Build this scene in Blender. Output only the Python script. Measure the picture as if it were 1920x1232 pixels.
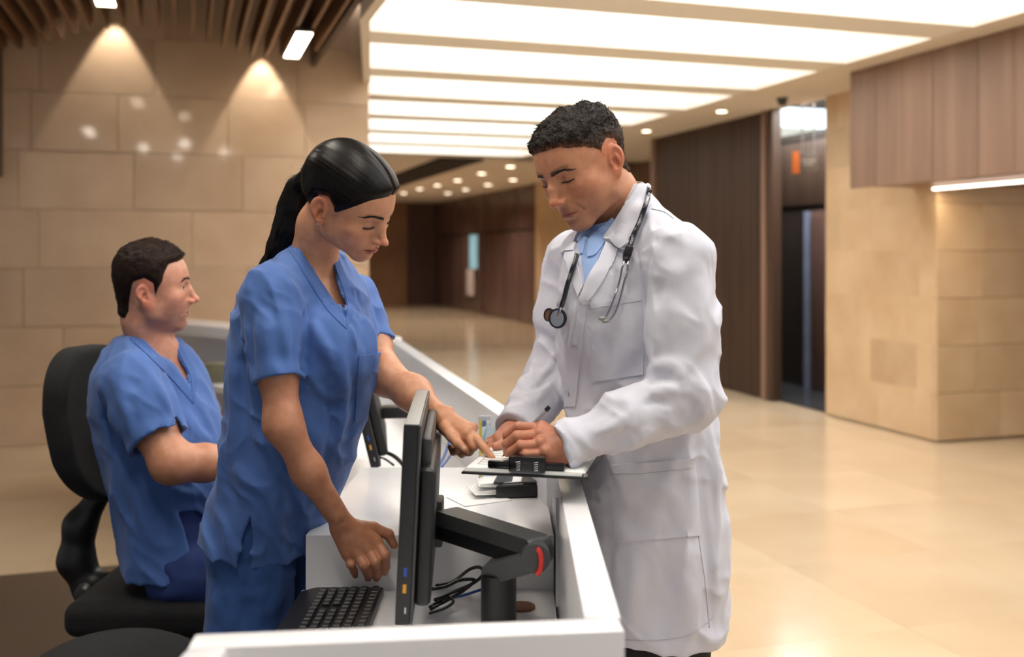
import bpy, bmesh, math, random
import numpy as np
from mathutils import Vector, Matrix

# ------------------------------------------------------------------ scene, camera, light
S = bpy.context.scene
for o in list(bpy.data.objects):
    bpy.data.objects.remove(o)
COL = S.collection
F_PX, HOR, H = 1900.0, 475.0, 1.42          # focal length in px, horizon row, camera height
TH = math.radians(17.85)                    # the building is turned by this against the camera
CT, ST = math.cos(TH), math.sin(TH)

cam_d = bpy.data.cameras.new('camera')
cam = bpy.data.objects.new('camera', cam_d)
COL.objects.link(cam)
cam.location = (0, 0, H)
cam.rotation_euler = (math.pi / 2, 0, 0)
cam_d.sensor_fit = 'HORIZONTAL'
cam_d.sensor_width = 36.0
cam_d.lens = F_PX / 1920 * 36.0
cam_d.shift_y = -(616 - HOR) / 1920
cam_d.clip_start = 0.05
cam_d.dof.use_dof = True
cam_d.dof.focus_distance = 2.03
cam_d.dof.aperture_fstop = 2.6
S.camera = cam

w = bpy.data.worlds.new('world')
S.world = w
w.use_nodes = True
w.node_tree.nodes['Background'].inputs[0].default_value = (0.96, 0.97, 1.0, 1)
w.node_tree.nodes['Background'].inputs[1].default_value = 0.38

S.view_settings.view_transform = 'Standard'
S.view_settings.look = 'None'
S.view_settings.gamma = 1
S.view_settings.use_curve_mapping = False
S.view_settings.exposure = 0.0
DESK_FILL = 8.5                           # watts of each added fill lamp over the desk
SKYLIGHT = 5.2                              # radiance of the daylight panels


# ------------------------------------------------------------------ helpers
def lin(c):
    out = []
    for v in c:
        v = v / 255.0
        out.append(v / 12.92 if v <= 0.04045 else ((v + 0.055) / 1.055) ** 2.4)
    return tuple(out) + (1.0,)


MATS = {}


def pm(name, c1, c2=None, scale=4.0, rough=0.5, bump=0.0, bscale=60.0, metal=0.0, coat=0.0,
       rnd=0.0, stretch=(1, 1, 1), spec=0.5, detail=5.0, attr=None, sss=0.0, emit=None, sheen=0.0,
       rvar=0.0, wave=None, trans=0.0, alpha=1.0):
    """procedural principled material: noise between two colours, fine bump, per-object variation"""
    if name in MATS:
        return MATS[name]
    m = bpy.data.materials.new(name)
    MATS[name] = m
    m.use_nodes = True
    nt = m.node_tree
    b = nt.nodes['Principled BSDF']
    N = nt.nodes.new
    L = nt.links.new
    tc = N('ShaderNodeTexCoord')
    mp = N('ShaderNodeMapping')
    mp.inputs['Scale'].default_value = stretch
    vec = tc.outputs['Object']
    if rnd:
        oi = N('ShaderNodeObjectInfo')
        add = N('ShaderNodeVectorMath')
        add.operation = 'MULTIPLY_ADD'
        cmb = N('ShaderNodeCombineXYZ')
        for i in range(3):
            L(oi.outputs['Random'], cmb.inputs[i])
        L(cmb.outputs[0], add.inputs[0])
        add.inputs[1].default_value = (37, 53, 71)
        L(vec, add.inputs[2])
        vec = add.outputs[0]
    L(vec, mp.inputs[0])
    no = N('ShaderNodeTexNoise')
    no.inputs['Scale'].default_value = scale
    no.inputs['Detail'].default_value = detail
    L(mp.outputs[0], no.inputs['Vector'])
    mix = N('ShaderNodeMix')
    mix.data_type = 'RGBA'
    c2 = c2 or tuple(v * 0.88 for v in c1)
    mix.inputs['A'].default_value = lin(c1)
    mix.inputs['B'].default_value = lin(c2)
    rp = N('ShaderNodeMapRange')
    rp.inputs['From Min'].default_value = 0.32
    rp.inputs['From Max'].default_value = 0.68
    L(no.outputs['Fac'], rp.inputs['Value'])
    L(rp.outputs['Result'], mix.inputs['Factor'])
    col = mix.outputs['Result']
    if wave:
        wv = N('ShaderNodeTexNoise')
        wv.inputs['Scale'].default_value = wave[0]
        wv.inputs['Detail'].default_value = 8
        mp2 = N('ShaderNodeMapping')
        mp2.inputs['Scale'].default_value = wave[2]
        L(vec, mp2.inputs[0])
        L(mp2.outputs[0], wv.inputs['Vector'])
        m3 = N('ShaderNodeMix')
        m3.data_type = 'RGBA'
        m3.blend_type = 'MULTIPLY'
        m3.inputs['Factor'].default_value = wave[1]
        L(col, m3.inputs['A'])
        rp2 = N('ShaderNodeMapRange')
        rp2.inputs['From Min'].default_value = 0.3
        rp2.inputs['From Max'].default_value = 0.7
        L(wv.outputs['Fac'], rp2.inputs['Value'])
        L(rp2.outputs['Result'], m3.inputs['B'])
        col = m3.outputs['Result']
    if attr:
        at_ = N('ShaderNodeAttribute')
        at_.attribute_name = attr
        m4 = N('ShaderNodeMix')
        m4.data_type = 'RGBA'
        m4.blend_type = 'MULTIPLY'
        m4.inputs['Factor'].default_value = 1.0
        L(at_.outputs['Color'], m4.inputs['A'])
        L(col, m4.inputs['B'])
        col = m4.outputs['Result']
    if rnd:
        hs = N('ShaderNodeHueSaturation')
        mr = N('ShaderNodeMapRange')
        mr.inputs['To Min'].default_value = 1 - rnd
        mr.inputs['To Max'].default_value = 1 + rnd
        L(oi.outputs['Random'], mr.inputs['Value'])
        L(mr.outputs['Result'], hs.inputs['Value'])
        L(col, hs.inputs['Color'])
        col = hs.outputs['Color']
    L(col, b.inputs['Base Color'])
    b.inputs['Roughness'].default_value = rough
    if rvar:
        mr3 = N('ShaderNodeMapRange')
        mr3.inputs['To Min'].default_value = rough - rvar
        mr3.inputs['To Max'].default_value = rough + rvar
        L(no.outputs['Fac'], mr3.inputs['Value'])
        L(mr3.outputs['Result'], b.inputs['Roughness'])
    b.inputs['Metallic'].default_value = metal
    b.inputs['Coat Weight'].default_value = coat
    b.inputs['Coat Roughness'].default_value = 0.06
    b.inputs['Specular IOR Level'].default_value = spec
    b.inputs['Sheen Weight'].default_value = sheen
    b.inputs['Transmission Weight'].default_value = trans
    b.inputs['Alpha'].default_value = alpha
    if sss:
        b.inputs['Subsurface Weight'].default_value = sss
        b.inputs['Subsurface Radius'].default_value = (0.012, 0.005, 0.003)
        b.inputs['Subsurface Scale'].default_value = 0.6
    if bump:
        n2 = N('ShaderNodeTexNoise')
        n2.inputs['Scale'].default_value = bscale
        n2.inputs['Detail'].default_value = 4
        L(mp.outputs[0], n2.inputs['Vector'])
        bp = N('ShaderNodeBump')
        bp.inputs['Strength'].default_value = bump
        bp.inputs['Distance'].default_value = 0.004
        L(n2.outputs['Fac'], bp.inputs['Height'])
        L(bp.outputs['Normal'], b.inputs['Normal'])
    if emit:
        L(col, b.inputs['Emission Color'])
        b.inputs['Emission Strength'].default_value = emit
    return m


def tag(o, label=None, cat=None, group=None, kind=None):
    if label:
        o['label'] = label
    if cat:
        o['category'] = cat
    if group:
        o['group'] = group
    if kind:
        o['kind'] = kind
    return o


def link(name, me, mat=None, parent=None):
    o = bpy.data.objects.new(name, me)
    COL.objects.link(o)
    if mat is not None and me is not None:
        me.materials.append(mat)
    if parent is not None:
        o.parent = parent
    return o


def empty(name, loc=(0, 0, 0), rz=0.0, parent=None):
    o = bpy.data.objects.new(name, None)
    COL.objects.link(o)
    o.location = loc
    o.rotation_euler = (0, 0, rz)
    o.empty_display_size = 0.1
    if parent is not None:
        o.parent = parent
    return o


def W(u, v, z=0.0):
    return (u * CT - v * ST, u * ST + v * CT, z)


class MB:
    """collects boxes, tubes and prisms into one mesh"""

    def __init__(s):
        s.bm = bmesh.new()

    def box(s, lo, hi, bev=0.0, rot=None, seg=2):
        lo, hi = Vector(lo), Vector(hi)
        g = bmesh.ops.create_cube(s.bm, size=1.0)
        vs = g['verts']
        c, d = (lo + hi) / 2, hi - lo
        for v in vs:
            v.co = Vector((v.co.x * d.x, v.co.y * d.y, v.co.z * d.z)) + c
        if rot is not None:
            for v in vs:
                v.co = rot @ v.co
        if bev:
            es = list({e for v in vs for e in v.link_edges})
            bmesh.ops.bevel(s.bm, geom=es, offset=bev, segments=seg, affect='EDGES', profile=0.6)
        return s

    def prism(s, poly, z0, z1, bev=0.0, mat=None, seg=2):
        """poly: list of (x,y) counterclockwise, extruded z0..z1"""
        a = [s.bm.verts.new((x, y, z0)) for x, y in poly]
        b = [s.bm.verts.new((x, y, z1)) for x, y in poly]
        n = len(poly)
        fs = [s.bm.faces.new(list(reversed(a))), s.bm.faces.new(b)]
        for i in range(n):
            fs.append(s.bm.faces.new((a[i], a[(i + 1) % n], b[(i + 1) % n], b[i])))
        if bev:
            es = list({e for f in fs for e in f.edges})
            bmesh.ops.bevel(s.bm, geom=es, offset=bev, segments=seg, affect='EDGES', profile=0.6)
        if mat is not None:
            for v in a + b:
                if v.is_valid:
                    v.co = mat @ v.co
        return s

    def cyl(s, a, b, r0, r1=None, n=20, caps=True, bev=0.0):
        r1 = r0 if r1 is None else r1
        a, b = Vector(a), Vector(b)
        d = (b - a).normalized()
        t = Vector((0, 0, 1)) if abs(d.z) < 0.9 else Vector((1, 0, 0))
        x = d.cross(t).normalized()
        y = d.cross(x)
        ra, rb = [], []
        for i in range(n):
            q = 2 * math.pi * i / n
            e = x * math.cos(q) + y * math.sin(q)
            ra.append(s.bm.verts.new(a + e * r0))
            rb.append(s.bm.verts.new(b + e * r1))
        for i in range(n):
            s.bm.faces.new((ra[i], rb[i], rb[(i + 1) % n], ra[(i + 1) % n]))
        if caps:
            s.bm.faces.new(ra)
            s.bm.faces.new(list(reversed(rb)))
            if bev:
                es = [e for e in s.bm.edges if (e.verts[0] in ra and e.verts[1] in ra) or (e.verts[0] in rb and e.verts[1] in rb)]
                bmesh.ops.bevel(s.bm, geom=es, offset=bev, segments=2, affect='EDGES', profile=0.6)
        return s

    def tube(s, pts, r, n=8, res=6, smooth=True):
        pts = catmull(pts, res) if smooth else [Vector(p) for p in pts]
        m = len(pts)
        rs = r if isinstance(r, (list, tuple)) else [r, r]
        rad = np.interp(np.linspace(0, 1, m), np.linspace(0, 1, len(rs)), rs)
        rings = []
        up = None
        for i in range(m):
            d = (pts[min(i + 1, m - 1)] - pts[max(i - 1, 0)])
            if d.length < 1e-9:
                d = Vector((0, 0, 1))
            d.normalize()
            if up is None:
                t = Vector((0, 0, 1)) if abs(d.z) < 0.9 else Vector((1, 0, 0))
                up = d.cross(t).normalized()
            else:
                up = (up - d * up.dot(d))
                if up.length < 1e-6:
                    up = d.cross(Vector((0.3, 0.5, 0.8)))
                up.normalize()
            y = d.cross(up)
            rings.append([s.bm.verts.new(pts[i] + (up * math.cos(2 * math.pi * k / n) + y * math.sin(2 * math.pi * k / n)) * float(rad[i])) for k in range(n)])
        for i in range(m - 1):
            for k in range(n):
                s.bm.faces.new((rings[i][k], rings[i][(k + 1) % n], rings[i + 1][(k + 1) % n], rings[i + 1][k]))
        s.bm.faces.new(list(reversed(rings[0])))
        s.bm.faces.new(rings[-1])
        return s

    def lathe(s, prof, n=24, mat=None, caps=True):
        """prof: (r,z) list, axis z"""
        rings = []
        for r, z in prof:
            rings.append([s.bm.verts.new((r * math.cos(2 * math.pi * k / n), r * math.sin(2 * math.pi * k / n), z)) for k in range(n)])
        for i in range(len(prof) - 1):
            for k in range(n):
                s.bm.faces.new((rings[i][k], rings[i][(k + 1) % n], rings[i + 1][(k + 1) % n], rings[i + 1][k]))
        if caps:
            s.bm.faces.new(list(reversed(rings[0])))
            s.bm.faces.new(rings[-1])
        if mat is not None:
            for ring in rings:
                for v in ring:
                    v.co = mat @ v.co
        return s

    def mesh(s, name, smooth=None):
        me = bpy.data.meshes.new(name)
        bmesh.ops.recalc_face_normals(s.bm, faces=s.bm.faces[:])
        s.bm.to_mesh(me)
        s.bm.free()
        if smooth is not None:
            me.polygons.foreach_set('use_smooth', [True] * len(me.polygons))
            if smooth < 180:
                me.set_sharp_from_angle(angle=math.radians(smooth))
        return me

    def build(s, name, mat, parent=None, smooth=35):
        return link(name, s.mesh(name, smooth), mat, parent)


def catmull(pts, res=6):
    P = [Vector(p) for p in pts]
    if len(P) < 3:
        return P
    P = [P[0] * 2 - P[1]] + P + [P[-1] * 2 - P[-2]]
    out = []
    for i in range(1, len(P) - 2):
        a, b, c, d = P[i - 1], P[i], P[i + 1], P[i + 2]
        for k in range(res):
            t = k / res
            out.append(0.5 * ((2 * b) + (c - a) * t + (2 * a - 5 * b + 4 * c - d) * t * t + (3 * b - a - 3 * c + d) * t ** 3))
    out.append(P[-2])
    return out


def at(px, py, Y):
    """the point seen at pixel (px,py) at distance Y"""
    return np.array([(px - 960) * Y / F_PX, Y, H - (py - HOR) * Y / F_PX])


def room_box(name, lo, hi, mat, parent=None, kind=None, bev=0.0):
    """box given in building coordinates (u,v,z)"""
    c = [(a + b) / 2 for a, b in zip(lo, hi)]
    d = [(b - a) / 2 for a, b in zip(lo, hi)]
    o = MB().box([-x for x in d], d, bev).build(name, mat, None)
    o.location = W(*c)
    o.rotation_euler = (0, 0, TH)
    if parent is not None:
        o.parent = parent
        o.matrix_parent_inverse = parent_inv(parent)
    if kind:
        o['kind'] = kind
    return o


def parent_inv(p):
    m = Matrix.LocRotScale(p.location, p.rotation_euler, p.scale)
    return m.inverted()


def room_copy(src, loc, parent, rz=TH, scale=None):
    o = src.copy()
    COL.objects.link(o)
    o.location = loc
    o.rotation_euler = (0, 0, rz)
    if scale:
        o.scale = scale
    o.parent = parent
    o.matrix_parent_inverse = parent_inv(parent)
    return o
# ------------------------------------------------------------------ materials
M_stone = pm('stone_cladding', (212, 184, 154), (198, 168, 138), 3.0, 0.30, 0.05, 40, rnd=0.07, coat=0.5, rvar=0.06)
M_stone_y = pm('stone_cladding_honey', (208, 181, 145), (195, 164, 126), 3.0, 0.34, 0.05, 40, rnd=0.08, coat=0.15)
M_joint = pm('stone_joint', (200, 172, 143), rough=0.8)
M_floor = pm('polished_floor_tile', (203, 180, 150), (191, 165, 133), 1.1, 0.17, 0.0, rnd=0.05, coat=0.10, spec=0.35, rvar=0.04)
M_floor_far = pm('polished_floor_far', (206, 184, 155), (194, 170, 139), 0.9, 0.14, coat=0.20, rvar=0.04)
M_floor_dark = pm('dark_polished_floor', (70, 60, 52), (56, 49, 44), 2.0, 0.16, coat=0.3)
M_ceil = pm('painted_ceiling', (224, 213, 196), (220, 209, 192), 1.0, 0.7)
M_shaft = pm('skylight_shaft_paint', (238, 234, 224), (234, 230, 220), 1.0, 0.6)
M_sky = pm('daylight_panel', (250, 252, 255), (248, 250, 253), 1.0, 0.5, emit=SKYLIGHT)
M_skyb = pm('daylight_panel_blue', (214, 232, 240), (206, 226, 236), 1.0, 0.5, emit=2.6)
M_walnut = pm('walnut_panel', (152, 122, 102), (134, 104, 86), 5.0, 0.42, 0.05, 90, rnd=0.07, stretch=(1, 1, 0.12), wave=(14, 0.25, (1, 1, 0.04)))
M_slat = pm('dark_walnut_slat', (80, 60, 47), (62, 45, 34), 6.0, 0.45, 0.05, 60, rnd=0.12, stretch=(1, 1, 0.1))
M_darkwood = pm('dark_wood_panel', (100, 76, 68), (86, 64, 57), 4.0, 0.30, rnd=0.08, stretch=(1, 1, 0.1))
M_blackwood = pm('blackish_wood', (50, 40, 34), (40, 32, 27), 4.0, 0.5, stretch=(1, 1, 0.1))  # very dark brown wood for backings and dark walls
M_fin = pm('canopy_fin_wood', (128, 94, 64), (104, 74, 50), 6.0, 0.5, rnd=0.10, stretch=(1, 0.1, 1))
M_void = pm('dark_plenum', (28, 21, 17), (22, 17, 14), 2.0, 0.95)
M_lamp = pm('lamp_lens', (255, 238, 208), (255, 234, 200), 1.0, 0.5, emit=14.0)
M_lamp_far = pm('downlight_lens', (255, 240, 214), (255, 236, 206), 1.0, 0.5, emit=9.0)
M_led = pm('led_strip', (255, 240, 225), (255, 236, 220), 1.0, 0.5, emit=5.0)
M_white = pm('white_solid_surface', (236, 236, 238), (230, 230, 233), 2.0, 0.22, coat=0.2)
M_panelgrey = pm('pale_desk_panel', (212, 212, 218), (206, 206, 212), 2.0, 0.28, coat=0.15)
M_black = pm('black_plastic', (26, 26, 28), (20, 20, 22), 8.0, 0.42, 0.05, 200)
M_blackg = pm('black_gloss', (14, 14, 16), (10, 10, 12), 4.0, 0.15)
M_grey = pm('silver_grey_plastic', (150, 150, 148), (140, 140, 138), 6.0, 0.4)
M_dgrey = pm('dark_grey_plastic', (62, 63, 64), (54, 55, 56), 6.0, 0.4)
M_chrome = pm('steel', (190, 190, 195), (170, 170, 176), 6.0, 0.2, metal=1.0)
M_fabric_k = pm('black_chair_fabric', (24, 24, 26), (18, 18, 20), 30.0, 0.9, 0.3, 400, sheen=0.02)
M_paper = pm('white_paper', (238, 238, 236), (230, 230, 230), 5.0, 0.8)
M_ink = pm('printed_ink', (110, 116, 122), rough=0.8)
M_red = pm('red_strap', (214, 52, 40), (196, 40, 32), 6.0, 0.45)
M_blue_cable = pm('blue_cable', (40, 84, 160), (32, 70, 140), 6.0, 0.4)
M_orange = pm('orange_sign', (226, 122, 56), (214, 110, 48), 3.0, 0.5)
M_sign = pm('grey_sign', (112, 104, 100), (100, 94, 90), 3.0, 0.5)
M_signtext = pm('sign_text', (190, 184, 180), rough=0.6)
M_glassblue = pm('pale_blue_glass', (150, 196, 208), (140, 186, 200), 2.0, 0.1, emit=0.5)
M_brown = pm('brown_grommet', (120, 82, 56), (100, 66, 44), 5.0, 0.5)

# ------------------------------------------------------------------ floor
ZC = 2.81
floor = tag(room_box('floor', (-9, -4, -0.10), (9.5, 32, -0.012), M_floor_far, None, 'structure'))
tile = None
TS = 0.8
random.seed(3)
for i in range(-4, 12):
    for j in range(3, 18):
        u0, v0 = i * TS - 0.6, j * TS
        X, Y, _ = W(u0 + TS / 2, v0 + TS / 2)
        if Y < 2.4 or abs(X / Y) > 0.66 or u0 > 5.3 + (0.8 if v0 < 5.6 else -0.5):
            continue
        if tile is None:
            me = MB().box((-TS / 2 + .0004, -TS / 2 + .0004, -.012), (TS / 2 - .0004, TS / 2 - .0004, 0), 0.0004, seg=1).mesh('tile')
            me.materials.append(M_floor)
            tile = bpy.data.objects.new('tile', me)
            src = tile
        else:
            src = tile.copy()
        COL.objects.link(src)
        src.location = W(u0 + TS / 2, v0 + TS / 2)
        src.rotation_euler = (0, 0, TH)
        src.parent = floor
        src.matrix_parent_inverse = parent_inv(floor)
# far field of the same floor, laid as one sheet where tiles can no longer be told apart
room_box('floor_far_field', (-9, 14.4, -0.012), (9.5, 32, -0.0005), M_floor_far, floor)
# dark floor of the staff side
room_box('floor_staff_zone', (-6.5, -1.5, -0.004), (-0.02, 4.93, 0.004), M_floor_dark, None, 'structure')


# ------------------------------------------------------------------ stone walls
def stone_wall(name, axis, fixed, a0, a1, z0, z1, mat, hgt, wid, thick=0.03, side=-1, stagger=None, seed=1, back=0.25):
    """axis 'u': wall runs along u at v=fixed; axis 'v': runs along v at u=fixed. tiles are proud of a backing."""
    rng = random.Random(seed)
    if axis == 'u':
        lo, hi = (a0, fixed, z0), (a1, fixed + back, z1)
    else:
        lo, hi = (fixed, a0, z0), (fixed + back, a1, z1)
    wall = room_box(name, lo, hi, M_joint, None, 'structure')
    cache = {}
    z = z0
    row = 0
    while z < z1 - 0.02:
        zt = min(z + hgt, z1)
        a = a0
        first = True
        while a < a1 - 0.01:
            wd = wid * rng.choice((0.75, 1.0, 1.0, 1.35))
            if first:
                wd *= 0.35 + 0.6 * rng.random()
                first = False
            b = min(a + wd, a1)
            if a1 - b < 0.12:
                b = a1
            g = 0.0015
            key = (round(b - a, 2), round(zt - z, 2))
            dx, dz = (b - a) / 2 - g, (zt - z) / 2 - g
            t = thick + rng.uniform(-0.0015, 0.0015)
            if axis == 'u':
                d = (dx, t / 2, dz)
                c = W((a + b) / 2, fixed - t / 2, (z + zt) / 2)
            else:
                d = (t / 2, dx, dz)
                c = W(fixed - t / 2, (a + b) / 2, (z + zt) / 2)
            me = MB().box([-q for q in d], d, 0.002, seg=1).mesh('stone_tile')
            o = link('stone_tile', me, mat)
            o.location = c
            o.rotation_euler = (0, 0, TH)
            o.parent = wall
            o.matrix_parent_inverse = parent_inv(wall)
            a = b
        z = zt
        row += 1
    return wall


stone_wall('wall_left', 'u', 8.25, -2.2, 1.424, 0.0, 3.55, M_stone, 0.437, 0.80, seed=5)
room_box('wall_left_return', (-7.5, 7.95, 0.0), (-2.2, 8.5, 3.55), M_stone, None, 'structure')
room_box('wall_left_wood_end', (-2.5, 7.9, 1.98), (-1.275, 8.215, 3.55), M_slat, None, 'structure')

# right hand wall: stone pier, opening, slatted panel
stone_wall('wall_right', 'v', 5.43, 6.32, 7.70, 0.0, ZC, M_stone_y, 0.36, 0.42, seed=8, back=2.2)
room_box('wall_right_pier', (5.40, 6.36, 0), (7.6, 7.69, ZC), M_stone_y, None, 'structure')
stone_wall('wall_right_front', 'u', 6.33, 5.40, 8.4, 0.0, ZC, M_stone_y, 0.36, 0.62, seed=9, back=0.02)

# slatted wood panel wall
slw = room_box('wall_right_slatted', (5.44, 8.60, 0), (5.475, 11.10, ZC), M_blackwood, None, 'structure')
me = MB().box((-0.02, -0.018, 0), (0.02, 0.018, ZC - 0.002), 0.003, seg=1).mesh('slat')
me.materials.append(M_slat)
src = bpy.data.objects.new('slat', me)
k = 0
v = 8.72
while v < 11.08:
    o = src if k == 0 else src.copy()
    COL.objects.link(o)
    o.location = W(5.42, v, 0)
    o.rotation_euler = (0, 0, TH)
    o.parent = slw
    o.matrix_parent_inverse = parent_inv(slw)
    v += 0.056
    k += 1
room_box('post', (5.36, 8.62, 0), (5.44, 8.69, ZC - .002), M_walnut, slw)
room_box('end_panel', (5.38, 8.52, 0), (5.475, 8.60, ZC - .002), M_slat, slw)
room_box('post', (5.36, 11.08, 0), (5.46, 11.17, ZC - .002), M_walnut, slw)

# recessed far run of the right wall: slatted wood, stone, dark wood
w2 = room_box('wall_right_recess', (6.62, 11.0, 0), (6.8, 15.0, ZC), M_slat, None, 'structure')
room_box('wall_right_recess_side', (5.46, 11.10, 0), (6.7, 11.17, ZC), M_slat, None, 'structure')
me = MB().box((-0.02, -0.03, 0), (0.02, 0.03, ZC - 0.002), 0.003, seg=1).mesh('slat')
me.materials.append(M_walnut)
for k in range(26):
    o = bpy.data.objects.new('slat', me)
    COL.objects.link(o)
    o.location = W(6.60, 11.3 + k * 0.14, 0)
    o.rotation_euler = (0, 0, TH)
    o.parent = w2
    o.matrix_parent_inverse = parent_inv(w2)
stone_wall('wall_right_far_stone', 'v', 6.60, 15.0, 18.9, 0.0, ZC, M_stone_y, 0.47, 0.9, seed=4)
w3 = room_box('wall_right_far_wood', (6.66, 18.9, 0), (6.9, 27.5, ZC), M_blackwood, None, 'structure')
for k, (a, b) in enumerate([(18.9, 20.1), (20.1, 21.3), (21.3, 22.5), (22.5, 23.7), (23.7, 25.0), (25.0, 26.2), (26.2, 27.4)]):
    room_box('wood_panel', (6.62, a + .012, 0.02), (6.66, b - .012, 1.88), M_darkwood, w3, bev=0.004)
    room_box('wood_panel', (6.60, a + .008, 1.92), (6.66, b - .008, ZC - .01), M_darkwood, w3, bev=0.004)
d1 = room_box('door_1', (6.58, 22.75, 0.0), (6.63, 23.95, 1.90), M_darkwood, None, 'structure', 0.004)
room_box('pane', (6.565, 23.1, 1.05), (6.585, 23.75, 1.86), M_glassblue, d1)
nt = room_box('wall_notice', (6.545, 23.3, 0.40), (6.56, 23.95, 1.03), pm('notice_paper', (214, 196, 190), rough=0.7), None)
tag(nt, 'pale paper notice on the far dark wood wall below the blue pane', 'notice')

# end of the corridor
wb = room_box('wall_back', (-2.0, 27.5, 0), (9, 27.8, ZC), M_darkwood, None, 'structure')
room_box('stone_column', (4.55, 27.2, 0), (5.75, 27.5, ZC), pm('brown_stone', (150, 112, 80), (132, 96, 66), 2.0, 0.3), wb)
room_box('pale_panel', (3.5, 27.35, 0), (4.5, 27.5, ZC), pm('mauve_panel', (168, 138, 126), (150, 122, 112), 2.0, 0.25), wb)
room_box('dark_panel', (3.0, 27.3, 0), (3.45, 27.5, ZC), M_blackwood, wb)
wl = room_box('wall_left_corridor', (1.0, 8.55, 0), (1.42, 24.5, ZC), M_darkwood, None, 'structure')
room_box('wood_panel', (1.5, 22.2, 0), (2.1, 22.4, ZC), M_darkwood, wl)

# room beyond the opening in the right wall
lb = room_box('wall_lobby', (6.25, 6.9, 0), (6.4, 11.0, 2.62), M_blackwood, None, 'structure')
room_box('wood_panel', (6.22, 7.7, 1.93), (6.25, 10.9, 2.60), M_slat, lb, bev=0.003)
d2 = room_box('door_2', (6.20, 8.62, 0), (6.25, 9.1, 1.86), M_darkwood, None, 'structure', 0.004)
room_box('door_panel', (6.185, 8.66, 0.02), (6.205, 9.06, 1.80), M_darkwood, d2, bev=0.003)
room_box('trim_1', (6.19, 9.15, 0), (6.24, 9.21, 1.86), pm('blue_grey_jamb', (132, 140, 164), rough=0.4), None, 'structure')
room_box('floor_lobby', (5.46, 7.70, 0.0005), (6.25, 11.1, 0.004), pm('lobby_floor', (62, 62, 64), (54, 54, 56), 2, .2), None, 'structure')
room_box('window_1', (5.6, 7.3, 3.02), (9.2, 12.5, 3.06), M_skyb, None, 'structure')
room_box('trim_2', (5.7, 9.0, 2.94), (9.2, 9.16, 3.02), M_slat, None, 'structure')
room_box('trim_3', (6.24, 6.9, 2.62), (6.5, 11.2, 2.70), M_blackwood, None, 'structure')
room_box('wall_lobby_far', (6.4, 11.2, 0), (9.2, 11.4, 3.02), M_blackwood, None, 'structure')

ld = bpy.data.lights.new('lobby_fill', 'AREA')  # area light added below the lobby skylight to brighten the dark opening
ld.shape = 'RECTANGLE'
ld.size, ld.size_y = 0.5, 2.2
ld.energy = 85
ld.color = (0.95, 0.97, 1.0)
lo = bpy.data.objects.new('lobby_fill', ld)
COL.objects.link(lo)
lo.location = W(5.85, 8.6, 2.98)
lo.rotation_euler = (0, 0, TH)
# hanging sign
sg = empty('hanging_sign', at(1512, 305, 9.4))
tag(sg, 'orange and grey hanging sign on two thin rods in the lobby opening', 'sign')
c = at(1512, 305, 9.4)
sp = 9.4 / F_PX
MB().box((-26 * sp, -.012, -20 * sp), (-14 * sp, .012, 21 * sp), .002).build('orange_panel', M_orange, sg)
MB().box((-13 * sp, -.010, -16 * sp), (20 * sp, .010, 19 * sp), .004).build('grey_panel', M_sign, sg)
for px in (-8, 14):
    MB().cyl((px * sp, 0, 19 * sp), (px * sp, 0, 112 * sp), .008, n=8).build('rod', M_grey, sg)
for zz, x0, x1 in ((4, -10, 16), (-3, -6, 12)):
    MB().box((x0 * sp, -.013, (zz - 1.6) * sp), (x1 * sp, -.009, (zz + 1.6) * sp)).build('text_line', M_signtext, sg)

# ------------------------------------------------------------------ walnut bulkhead with light below
bh = empty('bulkhead_box', W(4.85, 3, 1.93), TH)
bh['kind'] = 'structure'
bh.name = 'wall_right_bulkhead'
MB().box((0.03, -4.0, 0), (1.6, 3.56, ZC - 1.93), 0).build('core', M_walnut, bh)
vv = 3.6
k = 0
random.seed(11)
while vv > -1.2:
    wd = random.choice((0.17, 0.21, 0.25, 0.30))
    MB().box((-0.002 + 0.002 * (k % 2), vv - wd + .0015, -.015), (0.03, vv - .0015, ZC - 1.932), 0.0015, seg=1).build('panel', M_walnut, bh)
    vv -= wd
    k += 1
led = tag(room_box('light_strip', (5.34, 4.3, 1.895), (5.37, 6.28, 1.912), M_led, None), 'thin glowing light strip under the walnut bulkhead', 'light')

# ------------------------------------------------------------------ ceiling with skylights
ce = room_box('ceiling', (4.6, -3, ZC), (5.47, 14.4, ZC + .72), M_ceil, None, 'structure')
room_box('ceiling_right', (5.47, -3, ZC), (9.5, 7.72, ZC + .3), M_ceil, None, 'structure')
room_box('ceiling_recess', (5.47, 11.16, ZC), (9.5, 14.4, ZC + .3), M_ceil, None, 'structure')


def ul(v):
    """left edge of the skylight field: slants towards the end of the stone wall"""
    return max(1.05, 0.1742 * v) if v < 8.26 else 1.05


def room_prism(name, poly, z0, z1, mat, parent=None, kind=None):
    o = MB().prism(poly, z0 - z0, z1 - z0).build(name, mat, None)
    o.location = (0, 0, z0)
    o.rotation_euler = (0, 0, TH)
    if parent is not None:
        o.parent = parent
        o.matrix_parent_inverse = parent_inv(parent)
    if kind:
        o['kind'] = kind
    return o


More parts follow.
